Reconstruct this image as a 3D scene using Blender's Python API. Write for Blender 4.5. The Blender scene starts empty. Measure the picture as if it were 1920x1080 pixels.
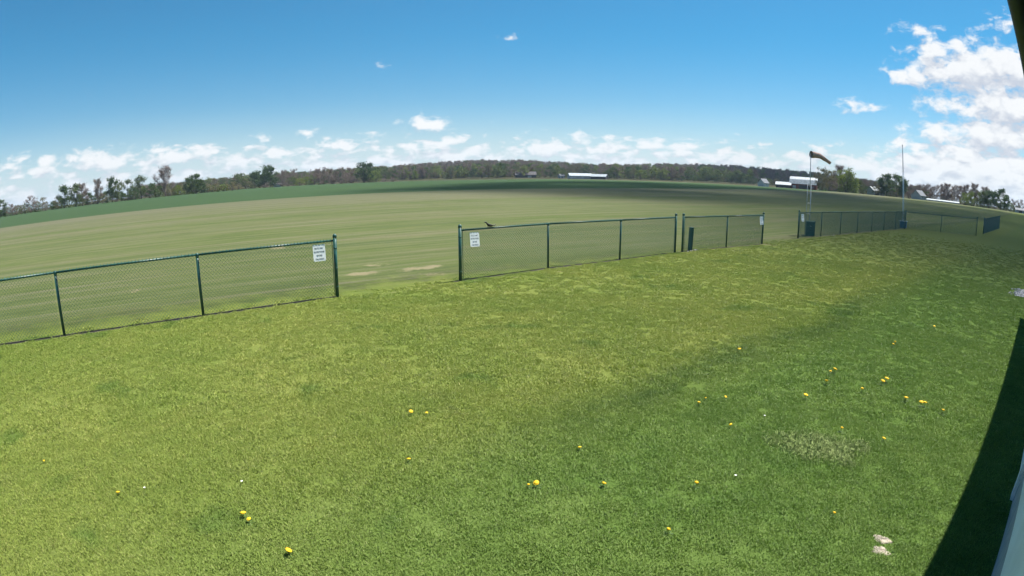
import bpy, math, random
import numpy as np
from mathutils import Vector, Matrix

R = math.radians
scene = bpy.context.scene
col = scene.collection
random.seed(7)
rng = np.random.default_rng(11)

# ------------------------------------------------------------------ camera
FPX = 1005.0                      # lens: pixels (of 1920) per radian, equidistant wide angle
PITCH = 0.2044
CAM_H = 2.42
cam = bpy.data.cameras.new('camera')
cam.type = 'PANO'
cam.panorama_type = 'FISHEYE_LENS_POLYNOMIAL'
cam.sensor_fit = 'HORIZONTAL'
cam.sensor_width = 36.0
cam.sensor_height = 20.25
k1 = (1920 / 36.0) / FPX
cam.fisheye_fov = math.pi
cam.fisheye_polynomial_k0 = 0.0
cam.fisheye_polynomial_k1 = -k1
cam.fisheye_polynomial_k2 = 0.0
cam.fisheye_polynomial_k3 = 0.0
cam.fisheye_polynomial_k4 = 0.0
cam.clip_start = 0.05
cam.clip_end = 30000
cam_o = bpy.data.objects.new('camera', cam)
col.objects.link(cam_o)
cam_o.location = (0, 0, CAM_H)
cam_o.rotation_euler = (math.pi / 2 - PITCH, 0, 0)
scene.camera = cam_o

# ------------------------------------------------------------------ light
SUN_AZ, SUN_EL = 59.0, 64.5       # azimuth from +Y towards +X
SUN = Vector((math.sin(R(SUN_AZ)) * math.cos(R(SUN_EL)), math.cos(R(SUN_AZ)) * math.cos(R(SUN_EL)), math.sin(R(SUN_EL))))
sl = bpy.data.lights.new('sun', 'SUN')
sl.energy = 5.0
sl.angle = R(0.53)
sl.color = (1.0, 0.955, 0.88)
so = bpy.data.objects.new('sun', sl)
so.rotation_euler = (-SUN).to_track_quat('-Z', 'Y').to_euler()
so.location = (0, 0, 60)
col.objects.link(so)

vs = scene.view_settings
vs.view_transform = 'Standard'
vs.look = 'None'
vs.exposure = 1.12
vs.gamma = 1.0
vs.use_curve_mapping = False
cy = scene.cycles
cy.max_bounces = 5
cy.diffuse_bounces = 2
cy.glossy_bounces = 2
cy.transmission_bounces = 3
cy.transparent_max_bounces = 48
cy.use_adaptive_sampling = True
cy.adaptive_threshold = 0.03
cy.use_denoising = True
cy.denoiser = 'OPENIMAGEDENOISE'
cy.denoising_input_passes = 'RGB_ALBEDO_NORMAL'
cy.denoising_prefilter = 'ACCURATE'
cy.sample_clamp_indirect = 4.0


# ------------------------------------------------------------------ node helpers
class NT:
    def __init__(self, tree):
        self.t = tree

    def n(self, kind, **kw):
        nd = self.t.nodes.new(kind)
        for k, v in kw.items():
            setattr(nd, k, v)
        return nd

    def link(self, a, b):
        self.t.links.new(a, b)

    def put(self, sock, v):
        if isinstance(v, bpy.types.NodeSocket):
            self.link(v, sock)
        elif v is not None:
            if sock.type == 'RGBA' and hasattr(v, '__len__') and len(v) == 3:
                v = (*v, 1)
            sock.default_value = v

    def math(self, op, a, b=None, c=None, clamp=False):
        nd = self.n('ShaderNodeMath', operation=op, use_clamp=clamp)
        self.put(nd.inputs[0], a)
        self.put(nd.inputs[1], b)
        self.put(nd.inputs[2], c)
        return nd.outputs[0]

    def vmath(self, op, a, b=None, c=None):
        nd = self.n('ShaderNodeVectorMath', operation=op)
        self.put(nd.inputs[0], a)
        self.put(nd.inputs[1], b)
        if c is not None:
            self.put(nd.inputs[2], c)
        return nd.outputs['Value'] if op in ('LENGTH', 'DOT_PRODUCT', 'DISTANCE') else nd.outputs[0]

    def xyz(self, x, y, z=0.0):
        nd = self.n('ShaderNodeCombineXYZ')
        self.put(nd.inputs[0], x)
        self.put(nd.inputs[1], y)
        self.put(nd.inputs[2], z)
        return nd.outputs[0]

    def sep(self, v):
        nd = self.n('ShaderNodeSeparateXYZ')
        self.put(nd.inputs[0], v)
        return nd.outputs

    def rng(self, v, a, b, c=0.0, d=1.0, smooth=True):
        nd = self.n('ShaderNodeMapRange', interpolation_type='SMOOTHSTEP' if smooth else 'LINEAR')
        self.put(nd.inputs[0], v)
        for i, q in enumerate((a, b, c, d)):
            self.put(nd.inputs[1 + i], q)
        return nd.outputs[0]

    def noise(self, v, scale, detail=4.0, rough=0.55, dist=0.0, dim='3D'):
        nd = self.n('ShaderNodeTexNoise', noise_dimensions=dim)
        self.put(nd.inputs['Vector'], v)
        self.put(nd.inputs['Scale'], scale)
        self.put(nd.inputs['Detail'], detail)
        self.put(nd.inputs['Roughness'], rough)
        self.put(nd.inputs['Distortion'], dist)
        return nd.outputs[0]

    def mix(self, f, a, b, blend='MIX'):
        nd = self.n('ShaderNodeMix', data_type='RGBA', blend_type=blend)
        self.put(nd.inputs[0], f)
        self.put(nd.inputs[6], a)
        self.put(nd.inputs[7], b)
        return nd.outputs[2]


def lens_ray(x, y):
    """direction in the world of a point of the photograph (1920 x 1080)"""
    dx, dy = x - 960.0, 540.0 - y
    r = math.hypot(dx, dy) or 1e-6
    t = r / FPX
    a, b, c = math.sin(t) * dx / r, math.sin(t) * dy / r, math.cos(t)
    cp, sp = math.cos(PITCH), math.sin(PITCH)
    return Vector((a, c * cp + b * sp, b * cp - c * sp))


def azel(x, y):
    d = lens_ray(x, y)
    return math.atan2(d.x, d.y), math.asin(d.z)


def ground_pt(x, y):
    d = lens_ray(x, y)
    return Vector((d.x, d.y, 0)) * (CAM_H / -d.z)


# ------------------------------------------------------------------ sky
world = bpy.data.worlds.new('World')
scene.world = world
world.use_nodes = True
W = NT(world.node_tree)
world.node_tree.nodes.clear()
SKY_STRENGTH = 0.052

# cloud density as a function of a direction: hand-set cumulus plus a broken low layer
cg = bpy.data.node_groups.new('cloud_density', 'ShaderNodeTree')
cg.interface.new_socket('Vector', in_out='INPUT', socket_type='NodeSocketVector')
cg.interface.new_socket('Density', in_out='OUTPUT', socket_type='NodeSocketFloat')
G = NT(cg)
gi = G.n('NodeGroupInput')
go = G.n('NodeGroupOutput')
vx, vy, vz = G.sep(gi.outputs[0])
az = G.math('ARCTAN2', vx, vy)
el = G.math('ARCSINE', vz)
ae = G.xyz(az, el)
BLOBS = [  # x, y (foot of the dome), half width, half height in the photograph, weight
    (1832, 134, 128, 58, 1.15), (1910, 132, 70, 48, 1.1), (1743, 99, 42, 27, .9), (1718, 142, 66, 22, .85), (1890, 205, 130, 42, 1.1),
    (1790, 198, 80, 24, .85), (1870, 255, 130, 44, 1.05), (1770, 252, 76, 24, .95), (1615, 203, 56, 19, .68), (1690, 272, 30, 14, .85),
    (1830, 305, 170, 30, 1.0), (1722, 56, 50, 14, .58), (1888, 56, 34, 32, .50), (800, 238, 50, 23, 1.05), (580, 250, 28, 13, .85),
    (850, 264, 34, 15, .9), (635, 276, 60, 17, .85), (1094, 266, 30, 19, .9), (1020, 280, 48, 19, .95), (1222, 275, 32, 17, .9),
    (1165, 277, 28, 13, .85), (1330, 302, 66, 22, .95), (1440, 308, 80, 22, .85), (180, 305, 72, 28, .95), (85, 306, 26, 18, .8),
    (330, 296, 84, 24, .95), (440, 298, 64, 22, .9), (958, 72, 26, 10, .55), (716, 124, 26, 10, .45), (1625, 312, 60, 22, .9)]
dens = None
for (bx, by, bw, bh, wt) in BLOBS:
    a0, e0 = azel(bx, by)
    sx, sy = FPX / bw, FPX / bh
    v = G.vmath('MULTIPLY_ADD', ae, (sx * math.cos(e0), sy, 0), (-a0 * sx * math.cos(e0), -e0 * sy, 0))
    v = G.vmath('MAXIMUM', v, G.vmath('MULTIPLY', v, (-1, -1.9 if bx < 1650 else -1.15, 0)))     # flat below, domed above
    L = G.vmath('LENGTH', v)
    wt *= 1.0 if bx > 1590 else .84
    d = G.math('MULTIPLY_ADD', L, -wt * .75, wt)
    dens = d if dens is None else G.math('MAXIMUM', dens, d)
# broken cumulus layer low over the land, thicker to the right of the view
cov = G.n('ShaderNodeFloatCurve')
pts = [(0.0, .92), (.10, .88), (.15, .78), (.19, .56), (.24, .28), (.32, .05), (1.0, .0)]
cm = cov.mapping.curves[0]
cm.points[0].location = pts[0]
cm.points[1].location = pts[-1]
for p in pts[1:-1]:
    cm.points.new(*p)
cov.mapping.update()
G.put(cov.inputs[1], G.math('MULTIPLY', el, 180 / math.pi / 25.0, clamp=True))
den = G.math('MAXIMUM', G.math('ADD', vz, .10), .02)
pl = G.xyz(G.math('DIVIDE', vx, den), G.math('DIVIDE', vy, den), 0)
layer_n = G.noise(G.vmath('ADD', G.xyz(G.math('MULTIPLY', az, 21.0), G.math('MULTIPLY', el, 62.0), 2.2), (3.1, 1.7, 0)), 1.0, 2.0, .5)
bank = G.math('MULTIPLY', G.rng(az, R(36), R(50)), G.rng(el, R(15), R(7), 0, .80))
layer = G.math('ADD', G.math('ADD', G.math('MULTIPLY_ADD', layer_n, 2.1, -1.78), G.math('MULTIPLY', cov.outputs[0], 1.36)), bank)
dens = G.math('MAXIMUM', dens, layer)
# ragged edges
fine = G.noise(G.xyz(G.math('MULTIPLY', az, 34.0), G.math('MULTIPLY', el, 58.0), .7), 1.0, 5.0, .58, .3)
dens = G.math('ADD', dens, G.math('MULTIPLY_ADD', fine, 1.75, -1.06))
G.link(dens, go.inputs[0])

tc = W.n('ShaderNodeTexCoord')
sky = W.n('ShaderNodeTexSky', sky_type='NISHITA', sun_disc=False)
sky.sun_elevation = R(SUN_EL)
sky.sun_rotation = R(SUN_AZ)
sky.altitude = 250
sky.air_density = 1.0
sky.dust_density = 0.35
sky.ozone_density = 1.6
d1 = W.n('ShaderNodeGroup', node_tree=cg)
W.link(tc.outputs['Generated'], d1.inputs[0])
d2 = W.n('ShaderNodeGroup', node_tree=cg)
W.link(W.vmath('ADD', tc.outputs['Generated'], (0.006, 0.004, 0.020)), d2.inputs[0])
alpha = W.rng(d1.outputs[0], -.02, 0.52)
alpha = W.math('MULTIPLY', alpha, .96)
up = W.math('SUBTRACT', d1.outputs[0], d2.outputs[0])          # above is thinner: a lit top
lit = W.rng(up, -0.45, 0.40)
ccol = W.mix(lit, (5.6, 6.0, 6.8), (8.8, 8.9, 9.0))
elw = W.math('ARCSINE', W.sep(tc.outputs['Generated'])[2])
tint = W.mix(W.rng(elw, R(1), R(17), 0, 1), (0.78, 0.97, 1.04), (0.34, 0.96, 1.13))
skyc = W.mix(1.0, sky.outputs[0], tint, 'MULTIPLY')
skyc = W.mix(W.rng(elw, R(9), R(0), 0, .55), skyc, (6.0, 7.1, 7.9))
final = W.mix(alpha, skyc, ccol)
final = W.mix(W.rng(elw, R(6), R(0), 0, .40), final, (6.6, 7.4, 8.1))
bg = W.n('ShaderNodeBackground')
W.link(final, bg.inputs[0])
bg.inputs[1].default_value = SKY_STRENGTH
wo = W.n('ShaderNodeOutputWorld')
W.link(bg.outputs[0], wo.inputs[0])
world.cycles.sampling_method = 'MANUAL'
world.cycles.sample_map_resolution = 512

# ------------------------------------------------------------------ layout frame
# everything in the place lies along one direction: s runs along fence and building, q across (towards the building)
UD = R(56.0)
U = Vector((math.sin(UD), math.cos(UD), 0))
N = Vector((math.cos(UD), -math.sin(UD), 0))
ANG = math.pi / 2 - UD            # rotation that takes +X to U


def sq(s, q, z=0.0):
    return U * s + N * q + Vector((0, 0, z))


def smooth(a, b, x):
    t = np.clip((np.asarray(x, float) - a) / (b - a), 0, 1)
    return t * t * (3 - 2 * t)


def hz(x, y):
    """height of the land"""
    D = np.hypot(x, y)
    A = np.degrees(np.arctan2(x, y))
    e = np.interp(A, [-180, -55, -27, -5, 5, 20, 45, 60, 180], [.4, .4, 1.3, 1.1, 2.0, 2.3, 2.8, 2.3, .4])
    hill = np.interp(A, [-60, -45, -31, -17, -11, -4, 2, 8, 12, 20, 25, 32, 38, 45, 60], [0, 0, 3, 9, 14, 21, 19, 13, 14, 19.5, 19, 16, 10, 5, 3])
    return smooth(100, 300, D) * e + smooth(480, 1000, D) * hill


# ------------------------------------------------------------------ mesh helpers
def tag(o, label=None, cat=None, group=None, kind=None):
    if label: o['label'] = label
    if cat: o['category'] = cat
    if group: o['group'] = group
    if kind: o['kind'] = kind
    return o


class MB:
    def __init__(self):
        self.v, self.f, self.m = [], [], []

    def add(self, vs, fs, mi=0):
        k = len(self.v)
        self.v.extend([tuple(p) for p in vs])
        self.f.extend([tuple(i + k for i in f) for f in fs])
        self.m.extend([mi] * len(fs))
        return self

    def box(self, x0, x1, y0, y1, z0, z1, mi=0, M=None):
        vs = [Vector(p) for p in ((x0, y0, z0), (x1, y0, z0), (x1, y1, z0), (x0, y1, z0), (x0, y0, z1), (x1, y0, z1), (x1, y1, z1), (x0, y1, z1))]
        if M is not None:
            vs = [M @ p for p in vs]
        return self.add(vs, [(0, 3, 2, 1), (4, 5, 6, 7), (0, 1, 5, 4), (1, 2, 6, 5), (2, 3, 7, 6), (3, 0, 4, 7)], mi)

    def tube(self, pts, rad, n=6, mi=0, cap=True):
        pts = [Vector(p) for p in pts]
        if not hasattr(rad, '__len__'):
            rad = [rad] * len(pts)
        rings = []
        ref = None
        for i, p in enumerate(pts):
            t = (pts[min(i + 1, len(pts) - 1)] - pts[max(i - 1, 0)]).normalized()
            if ref is None:
                ref = Vector((0, 0, 1)) if abs(t.z) < .9 else Vector((1, 0, 0))
            a = t.cross(ref).normalized()
            b = a.cross(t).normalized()
            ref = b if b.length > .5 else ref
            rings.append([p + (a * math.cos(2 * math.pi * j / n) + b * math.sin(2 * math.pi * j / n)) * rad[i] for j in range(n)])
        vs = [p for r_ in rings for p in r_]
        fs = []
        for i in range(len(rings) - 1):
            for j in range(n):
                k = (j + 1) % n
                fs.append((i * n + j, i * n + k, (i + 1) * n + k, (i + 1) * n + j))
        if cap:
            fs.append(tuple(range(n - 1, -1, -1)))
            fs.append(tuple(range((len(rings) - 1) * n, len(rings) * n)))
        return self.add(vs, fs, mi)

    def lathe(self, prof, n=12, mi=0, M=None):
        vs, fs = [], []
        for (r_, z) in prof:
            for j in range(n):
                p = Vector((r_ * math.cos(2 * math.pi * j / n), r_ * math.sin(2 * math.pi * j / n), z))
                vs.append(M @ p if M is not None else p)
        for i in range(len(prof) - 1):
            for j in range(n):
                k = (j + 1) % n
                fs.append((i * n + j, i * n + k, (i + 1) * n + k, (i + 1) * n + j))
        fs.append(tuple(range(n - 1, -1, -1)))
        fs.append(tuple(range((len(prof) - 1) * n, len(prof) * n)))
        return self.add(vs, fs, mi)

    def mesh(self, name, mats, smooth_=False):
        me = bpy.data.meshes.new(name)
        me.from_pydata(self.v, [], self.f)
        if not isinstance(mats, (list, tuple)):
            mats = [mats]
        for m in mats:
            me.materials.append(m)
        if len(mats) > 1:
            me.polygons.foreach_set('material_index', self.m)
        if smooth_:
            me.polygons.foreach_set('use_smooth', [True] * len(me.polygons))
        me.update()
        return me

    def build(self, name, mats, parent=None, smooth_=False):
        return link(name, self.mesh(name, mats, smooth_), parent)


def link(name, me, parent=None, loc=None, rz=None, scale=None):
    o = bpy.data.objects.new(name, me)
    col.objects.link(o)
    o.parent = parent
    if loc is not None: o.location = loc
    if rz is not None: o.rotation_euler[2] = rz
    if scale is not None: o.scale = scale
    return o


def empty(name, loc=(0, 0, 0), rz=0.0):
    o = bpy.data.objects.new(name, None)
    col.objects.link(o)
    o.location = loc
    o.rotation_euler[2] = rz
    return o


# ------------------------------------------------------------------ materials
def mat(name):
    m = bpy.data.materials.new(name)
    m.use_nodes = True
    m.node_tree.nodes.clear()
    return m, NT(m.node_tree)


def out(T, shader):
    o = T.n('ShaderNodeOutputMaterial')
    T.link(shader, o.inputs[0])


def pbr(name, colr, rough=.6, vary=.12, scale=6.0, metal=0.0, bump=0.0, spec=.4, coord='Object'):
    m, T = mat(name)
    b = T.n('ShaderNodeBsdfPrincipled')
    tc_ = T.n('ShaderNodeTexCoord')
    nz = T.noise(tc_.outputs[coord], scale, 5.0, .6)
    c2 = tuple(c * (1 - vary * 2.2) for c in colr)
    c3 = tuple(min(1, c * (1 + vary)) for c in colr)
    T.put(b.inputs['Base Color'], T.mix(T.rng(nz, .3, .7), c2, c3))
    T.put(b.inputs['Roughness'], T.rng(nz, .2, .8, rough * .85, min(1, rough * 1.15)))
    b.inputs['Metallic'].default_value = metal
    b.inputs['Specular IOR Level'].default_value = spec
    if bump:
        bp = T.n('ShaderNodeBump')
        bp.inputs['Strength'].default_value = bump
        bp.inputs['Distance'].default_value = .02
        T.link(nz, bp.inputs['Height'])
        T.link(bp.outputs[0], b.inputs['Normal'])
    out(T, b.outputs[0])
    return m


# colour of the grass land by place, shared by the soil sheet and by the blades
lg = bpy.data.node_groups.new('lawn_colour', 'ShaderNodeTree')
lg.interface.new_socket('Color', in_out='OUTPUT', socket_type='NodeSocketColor')
G = NT(lg)
go = G.n('NodeGroupOutput')
geo = G.n('ShaderNodeNewGeometry')
px_, py_, pz_ = G.sep(geo.outputs['Position'])
q_ = G.math('ADD', G.math('MULTIPLY', px_, N.x), G.math('MULTIPLY', py_, N.y))
s_ = G.math('ADD', G.math('MULTIPLY', px_, U.x), G.math('MULTIPLY', py_, U.y))
flat = G.xyz(px_, py_, 0)
sqv = G.xyz(s_, q_, 0)
n_big = G.noise(flat, .42, 5, .62)
n_mid = G.noise(G.vmath('ADD', flat, (31, 7, 0)), 1.7, 5, .65)
n_pat = G.noise(G.vmath('ADD', flat, (5, 50, 0)), .9, 3, .5)
lawn = G.mix(G.rng(n_big, .36, .64), (.160, .212, .046), (.202, .240, .058))
lawn = G.mix(G.math('MULTIPLY', G.rng(n_mid, .52, .72), .32), lawn, (.178, .200, .066))
lawn = G.mix(G.math('MULTIPLY', G.rng(n_pat, .59, .70), .62), lawn, (.074, .138, .028))
lawn = G.mix(G.rng(s_, 1, -7, 0, .6), lawn, (.098, .152, .027))
# greener, thicker turf along the building, and the dark wheel track at its edge
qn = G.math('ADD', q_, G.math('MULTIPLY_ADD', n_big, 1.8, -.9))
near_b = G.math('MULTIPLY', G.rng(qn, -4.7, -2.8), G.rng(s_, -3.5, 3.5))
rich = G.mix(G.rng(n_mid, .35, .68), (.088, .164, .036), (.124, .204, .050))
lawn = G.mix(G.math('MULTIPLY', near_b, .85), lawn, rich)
trk = G.math('SUBTRACT', 1.0, G.math('MULTIPLY', G.math('ABSOLUTE', G.math('ADD', qn, 3.85)), 1.9), clamp=True)
lawn = G.mix(G.math('MULTIPLY', G.math('MULTIPLY', trk, G.rng(n_mid, .30, .62, .15, .75)), G.math('MULTIPLY', G.rng(s_, 1.5, 4.5), G.rng(s_, 17, 11))), lawn, (.055, .108, .028))
lawn = G.mix(G.rng(s_, 12, 30, 0, .75), lawn, (.112, .140, .048))
G.link(lawn, go.inputs[0])
lawn_group = lg

lg = bpy.data.node_groups.new('land_colour', 'ShaderNodeTree')
lg.interface.new_socket('Color', in_out='OUTPUT', socket_type='NodeSocketColor')
G = NT(lg)
go = G.n('NodeGroupOutput')
geo = G.n('ShaderNodeNewGeometry')
px_, py_, pz_ = G.sep(geo.outputs['Position'])
q_ = G.math('ADD', G.math('MULTIPLY', px_, N.x), G.math('MULTIPLY', py_, N.y))
s_ = G.math('ADD', G.math('MULTIPLY', px_, U.x), G.math('MULTIPLY', py_, U.y))
flat = G.xyz(px_, py_, 0)
sqv = G.xyz(s_, q_, 0)
n_mid = G.noise(G.vmath('ADD', flat, (31, 7, 0)), 1.7, 5, .65)
lawn = G.n('ShaderNodeGroup', node_tree=lawn_group).outputs[0]
# flying field beyond the fence: short, dry, brown-green, streaked by the mower along s
streak = G.noise(G.xyz(G.math('MULTIPLY', s_, .035), G.math('MULTIPLY', q_, .62), 0), 1.0, 5, .6)
streak2 = G.noise(G.xyz(G.math('MULTIPLY', s_, .012), G.math('MULTIPLY', q_, .16), 3), 1.0, 4, .6)
field = G.mix(G.rng(streak2, .35, .65), (.074, .096, .036), (.124, .118, .076))
near_f = G.rng(q_, -80, -14)
field = G.mix(G.math('MULTIPLY', near_f, .80), field, (.080, .104, .032))
mott = G.noise(G.xyz(G.math('MULTIPLY', s_, .30), G.math('MULTIPLY', q_, .55), 8), 1.0, 6, .72)
field = G.mix(G.math('MULTIPLY', G.rng(mott, .50, .68), .55), field, (.118, .122, .056))
field = G.mix(G.math('MULTIPLY', G.rng(mott, .50, .32), .55), field, (.056, .078, .026))
field = G.mix(G.math('MULTIPLY', G.rng(streak, .50, .66), .60), field, (.132, .124, .074))
field = G.mix(G.math('MULTIPLY', G.rng(streak, .48, .33), .65), field, (.062, .084, .034))
dry = G.rng(q_, -50, -98)
streak3 = G.noise(G.xyz(G.math('MULTIPLY', s_, .09), G.math('MULTIPLY', q_, 2.6), 1), 1.0, 4, .65)
field = G.mix(G.math('MULTIPLY', G.rng(streak3, .45, .70), .6), field, (.150, .140, .092))
field = G.mix(G.math('MULTIPLY', G.rng(streak3, .50, .28), .6), field, (.060, .076, .034))
tuss = G.noise(G.xyz(s_, G.math('MULTIPLY', q_, 1.6), 5), 2.2, 4, .7)
field = G.mix(G.math('MULTIPLY', G.math('MULTIPLY', G.rng(tuss, .55, .75), .45), G.rng(q_, -45, -14)), field, (.052, .074, .028))
field = G.mix(G.math('MULTIPLY', dry, .6), field, (.106, .106, .070))
beyond = G.rng(G.math('ADD', q_, G.math('MULTIPLY_ADD', n_mid, 3.0, -1.5)), -12.7, -10.6)
land = G.mix(beyond, field, lawn)
# crop field
crop = G.mix(G.rng(streak2, .3, .7), (.035, .064, .030), (.046, .076, .034))
land = G.mix(G.rng(G.math('ADD', q_, G.math('MULTIPLY_ADD', streak, 8, -4)), -97, -101), land, crop)
far = G.math('SQRT', G.math('ADD', G.math('MULTIPLY', px_, px_), G.math('MULTIPLY', py_, py_)))
pale = G.math('MULTIPLY', G.rng(far, 265, 300), G.rng(px_, 0, 90))
land = G.mix(pale, land, G.mix(G.rng(streak2, .4, .6), (.070, .100, .050), (.12, .125, .08)))
wood = G.rng(far, 430, 520)
land = G.mix(wood, land, (.050, .050, .026))
# bare and dry earth: a strip at the fence foot and worn places
bare = None
for (gx, gy, w, h, wt) in [(678, 513, 62, 6, .78), (795, 502, 70, 5, .90), (520, 464, 22, 4, .8), (812, 515, 60, 7, .45), (1180, 545, 40, 6, .45), (560, 566, 40, 4, .5), (440, 585, 90, 4, .35), (250, 547, 30, 6, .4), (1295, 470, 18, 3, .9), (700, 497, 60, 5, .5), (915, 508, 60, 5, .4), (1440, 458, 26, 3, .7)]:
    c = ground_pt(gx, gy)
    k = c.length * c.length / CAM_H
    a = w * c.length / FPX * 1.05
    b_ = max(.10, h * k / FPX)
    v = G.vmath('SUBTRACT', sqv, (c.dot(U), c.dot(N), 0))
    v = G.vmath('MULTIPLY', v, (1 / a, 1 / b_, 0))
    d = G.math('MULTIPLY_ADD', G.vmath('LENGTH', v), -wt, wt)
    bare = d if bare is None else G.math('MAXIMUM', bare, d)
foot = G.math('MULTIPLY_ADD', G.math('ABSOLUTE', G.math('ADD', q_, 10.72)), -3.0, .40)
bare = G.math('MAXIMUM', bare, foot)
bare = G.rng(G.math('ADD', bare, G.math('MULTIPLY_ADD', G.noise(flat, 3.0, 5, .65), 1.6, -.95)), .05, .5)
earth = G.mix(n_mid, (.17, .14, .085), (.27, .23, .15))
land = G.mix(G.math('MULTIPLY', bare, .75), land, earth)
G.link(land, go.inputs[0])


def ground_material():
    m, T = mat('turf_soil')
    g = T.n('ShaderNodeGroup', node_tree=lg)
    geo = T.n('ShaderNodeNewGeometry')
    f1 = T.noise(geo.outputs['Position'], 14, 6, .7)
    f2 = T.noise(geo.outputs['Position'], 60, 4, .7)
    c = T.mix(T.math('MULTIPLY', T.rng(f1, .35, .7), .45), g.outputs[0], T.mix(1.0, g.outputs[0], (.62, .66, .60), 'MULTIPLY'))
    c = T.mix(T.math('MULTIPLY', T.rng(f2, .5, .72), .35), c, T.mix(1.0, g.outputs[0], (1.5, 1.35, 1.6), 'MULTIPLY'))
    gx, gy, gz = T.sep(geo.outputs['Position'])
    gq = T.math('ADD', T.math('MULTIPLY', gx, N.x), T.math('MULTIPLY', gy, N.y))
    dist = T.vmath('LENGTH', geo.outputs['Position'])
    c = T.mix(T.rng(gq, -13.2, -11.6), c, T.mix(1.0, c, (.70, .69, .72), 'MULTIPLY'))   # thatch under the lawn, darkened to match the blades' self-shadow
    b = T.n('ShaderNodeBsdfPrincipled')
    T.link(c, b.inputs['Base Color'])
    b.inputs['Roughness'].default_value = .95
    b.inputs['Specular IOR Level'].default_value = .02
    bp = T.n('ShaderNodeBump')
    bp.inputs['Strength'].default_value = .7
    bp.inputs['Distance'].default_value = .03
    T.link(f1, bp.inputs['Height'])
    T.link(T.rng(dist, 45, 9, 0, .7), bp.inputs['Strength'])
    T.link(bp.outputs[0], b.inputs['Normal'])
    out(T, b.outputs[0])
    return m


def blade_material(name, tint, tr=.22, grp=None):
    m, T = mat(name)
    g = T.n('ShaderNodeGroup', node_tree=grp or lawn_group)
    oi = T.n('ShaderNodeObjectInfo')
    c = T.mix(1.0, g.outputs[0], tint, 'MULTIPLY')
    c = T.mix(oi.outputs['Random'], T.mix(1.0, c, (.84, .90, .80), 'MULTIPLY'), T.mix(1.0, c, (1.18, 1.12, 1.15), 'MULTIPLY'))
    a = T.n('ShaderNodeBsdfPrincipled')
    T.link(c, a.inputs['Base Color'])
    a.inputs['Roughness'].default_value = .5
    a.inputs['Specular IOR Level'].default_value = .10
    ge = T.n('ShaderNodeNewGeometry')
    nrm = T.vmath('NORMALIZE', T.vmath('ADD', T.vmath('MULTIPLY', ge.outputs['Normal'], (.55, .55, .55)), (0, 0, .8)))
    T.link(nrm, a.inputs['Normal'])
    t = T.n('ShaderNodeBsdfTranslucent')
    T.link(T.mix(1.0, c, (1.15, 1.3, .5), 'MULTIPLY'), t.inputs[0])
    mx = T.n('ShaderNodeMixShader')
    mx.inputs[0].default_value = tr
    T.link(a.outputs[0], mx.inputs[1])
    T.link(t.outputs[0], mx.inputs[2])
    out(T, mx.outputs[0])
    return m


def leaf_material(name, c1, c2, tr=.25):
    m, T = mat(name)
    oi = T.n('ShaderNodeObjectInfo')
    geo = T.n('ShaderNodeNewGeometry')
    c = T.mix(oi.outputs['Random'], c1, c2)
    c = T.mix(T.math('MULTIPLY', T.rng(T.noise(geo.outputs['Position'], .35, 3, .6), .35, .65), .6), c, tuple(k * 1.45 for k in c2))
    a = T.n('ShaderNodeBsdfDiffuse')
    T.link(c, a.inputs[0])
    t = T.n('ShaderNodeBsdfTranslucent')
    T.link(c, t.inputs[0])
    mx = T.n('ShaderNodeMixShader')
    mx.inputs[0].default_value = tr
    T.link(a.outputs[0], mx.inputs[1])
    T.link(t.outputs[0], mx.inputs[2])
    out(T, mx.outputs[0])
    return m


M = {}
M['turf'] = ground_material()
M['blade'] = blade_material('grass_blade', (1.16, 1.15, 1.1))
M['straw'] = blade_material('straw_blade', (1.75, 1.45, 2.1), .2)
M['vinyl'] = pbr('green_vinyl', (.018, .082, .068), .38, .15, 9, spec=.5)
M['wire'] = pbr('green_wire', (.030, .105, .090), .40, .10, 9, spec=.5)
M['sign'] = pbr('sign_white', (.88, .89, .90), .45, .03, 5)
M['ink'] = pbr('sign_ink', (.06, .07, .09), .6, .05, 5)
M['galv'] = pbr('grey_steel', (.46, .48, .51), .5, .10, 5, metal=.1)
M['white_paint'] = pbr('white_paint', (.76, .78, .79), .5, .05, 3)
M['siding'] = pbr('white_siding', (.72, .74, .76), .5, .05, 2.5)
M['concrete'] = pbr('concrete', (.30, .32, .34), .85, .12, 9, bump=.3)
M['gutter'] = pbr('dark_gutter', (.035, .040, .055), .45, .10, 4)
M['sock'] = pbr('faded_orange_cloth', (.40, .265, .215), .85, .16, 4, bump=.2)
M['green_box'] = pbr('dark_green_box', (.022, .090, .086), .5, .15, 4)
M['post_green'] = pbr('green_post', (.024, .092, .074), .5, .15, 8)
M['bluebox'] = pbr('blue_box', (.11, .20, .34), .55, .15, 5)
M['feather'] = pbr('dark_feather', (.012, .011, .012), .45, .3, 40, spec=.6)
M['beak'] = pbr('beak', (.05, .045, .04), .5, .1, 40)
M['yellow'] = pbr('dandelion_yellow', (.85, .52, .01), .7, .10, 90)
M['petal'] = pbr('white_petal', (.80, .80, .74), .7, .08, 90)
M['stem'] = pbr('dandelion_green', (.060, .125, .028), .6, .2, 60)
M['sand'] = pbr('pale_sand', (.33, .29, .23), .95, .25, 30, bump=.6)
M['gravel'] = pbr('gravel', (.42, .41, .43), .9, .25, 20)
M['bark'] = pbr('bark', (.085, .068, .055), .9, .25, 3, bump=.4)
M['bark_bare'] = pbr('bark_bare', (.150, .115, .105), .9, .25, 3, bump=.4)
M['leaf_dark'] = leaf_material('leaf_dark', (.044, .076, .032), (.074, .110, .044))
M['leaf_mid'] = leaf_material('leaf_mid', (.066, .100, .034), (.100, .124, .044))
M['leaf_pale'] = leaf_material('leaf_pale', (.120, .165, .044), (.160, .190, .056))
M['twig'] = leaf_material('bare_twig', (.145, .112, .098), (.190, .145, .122), .1)
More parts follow.
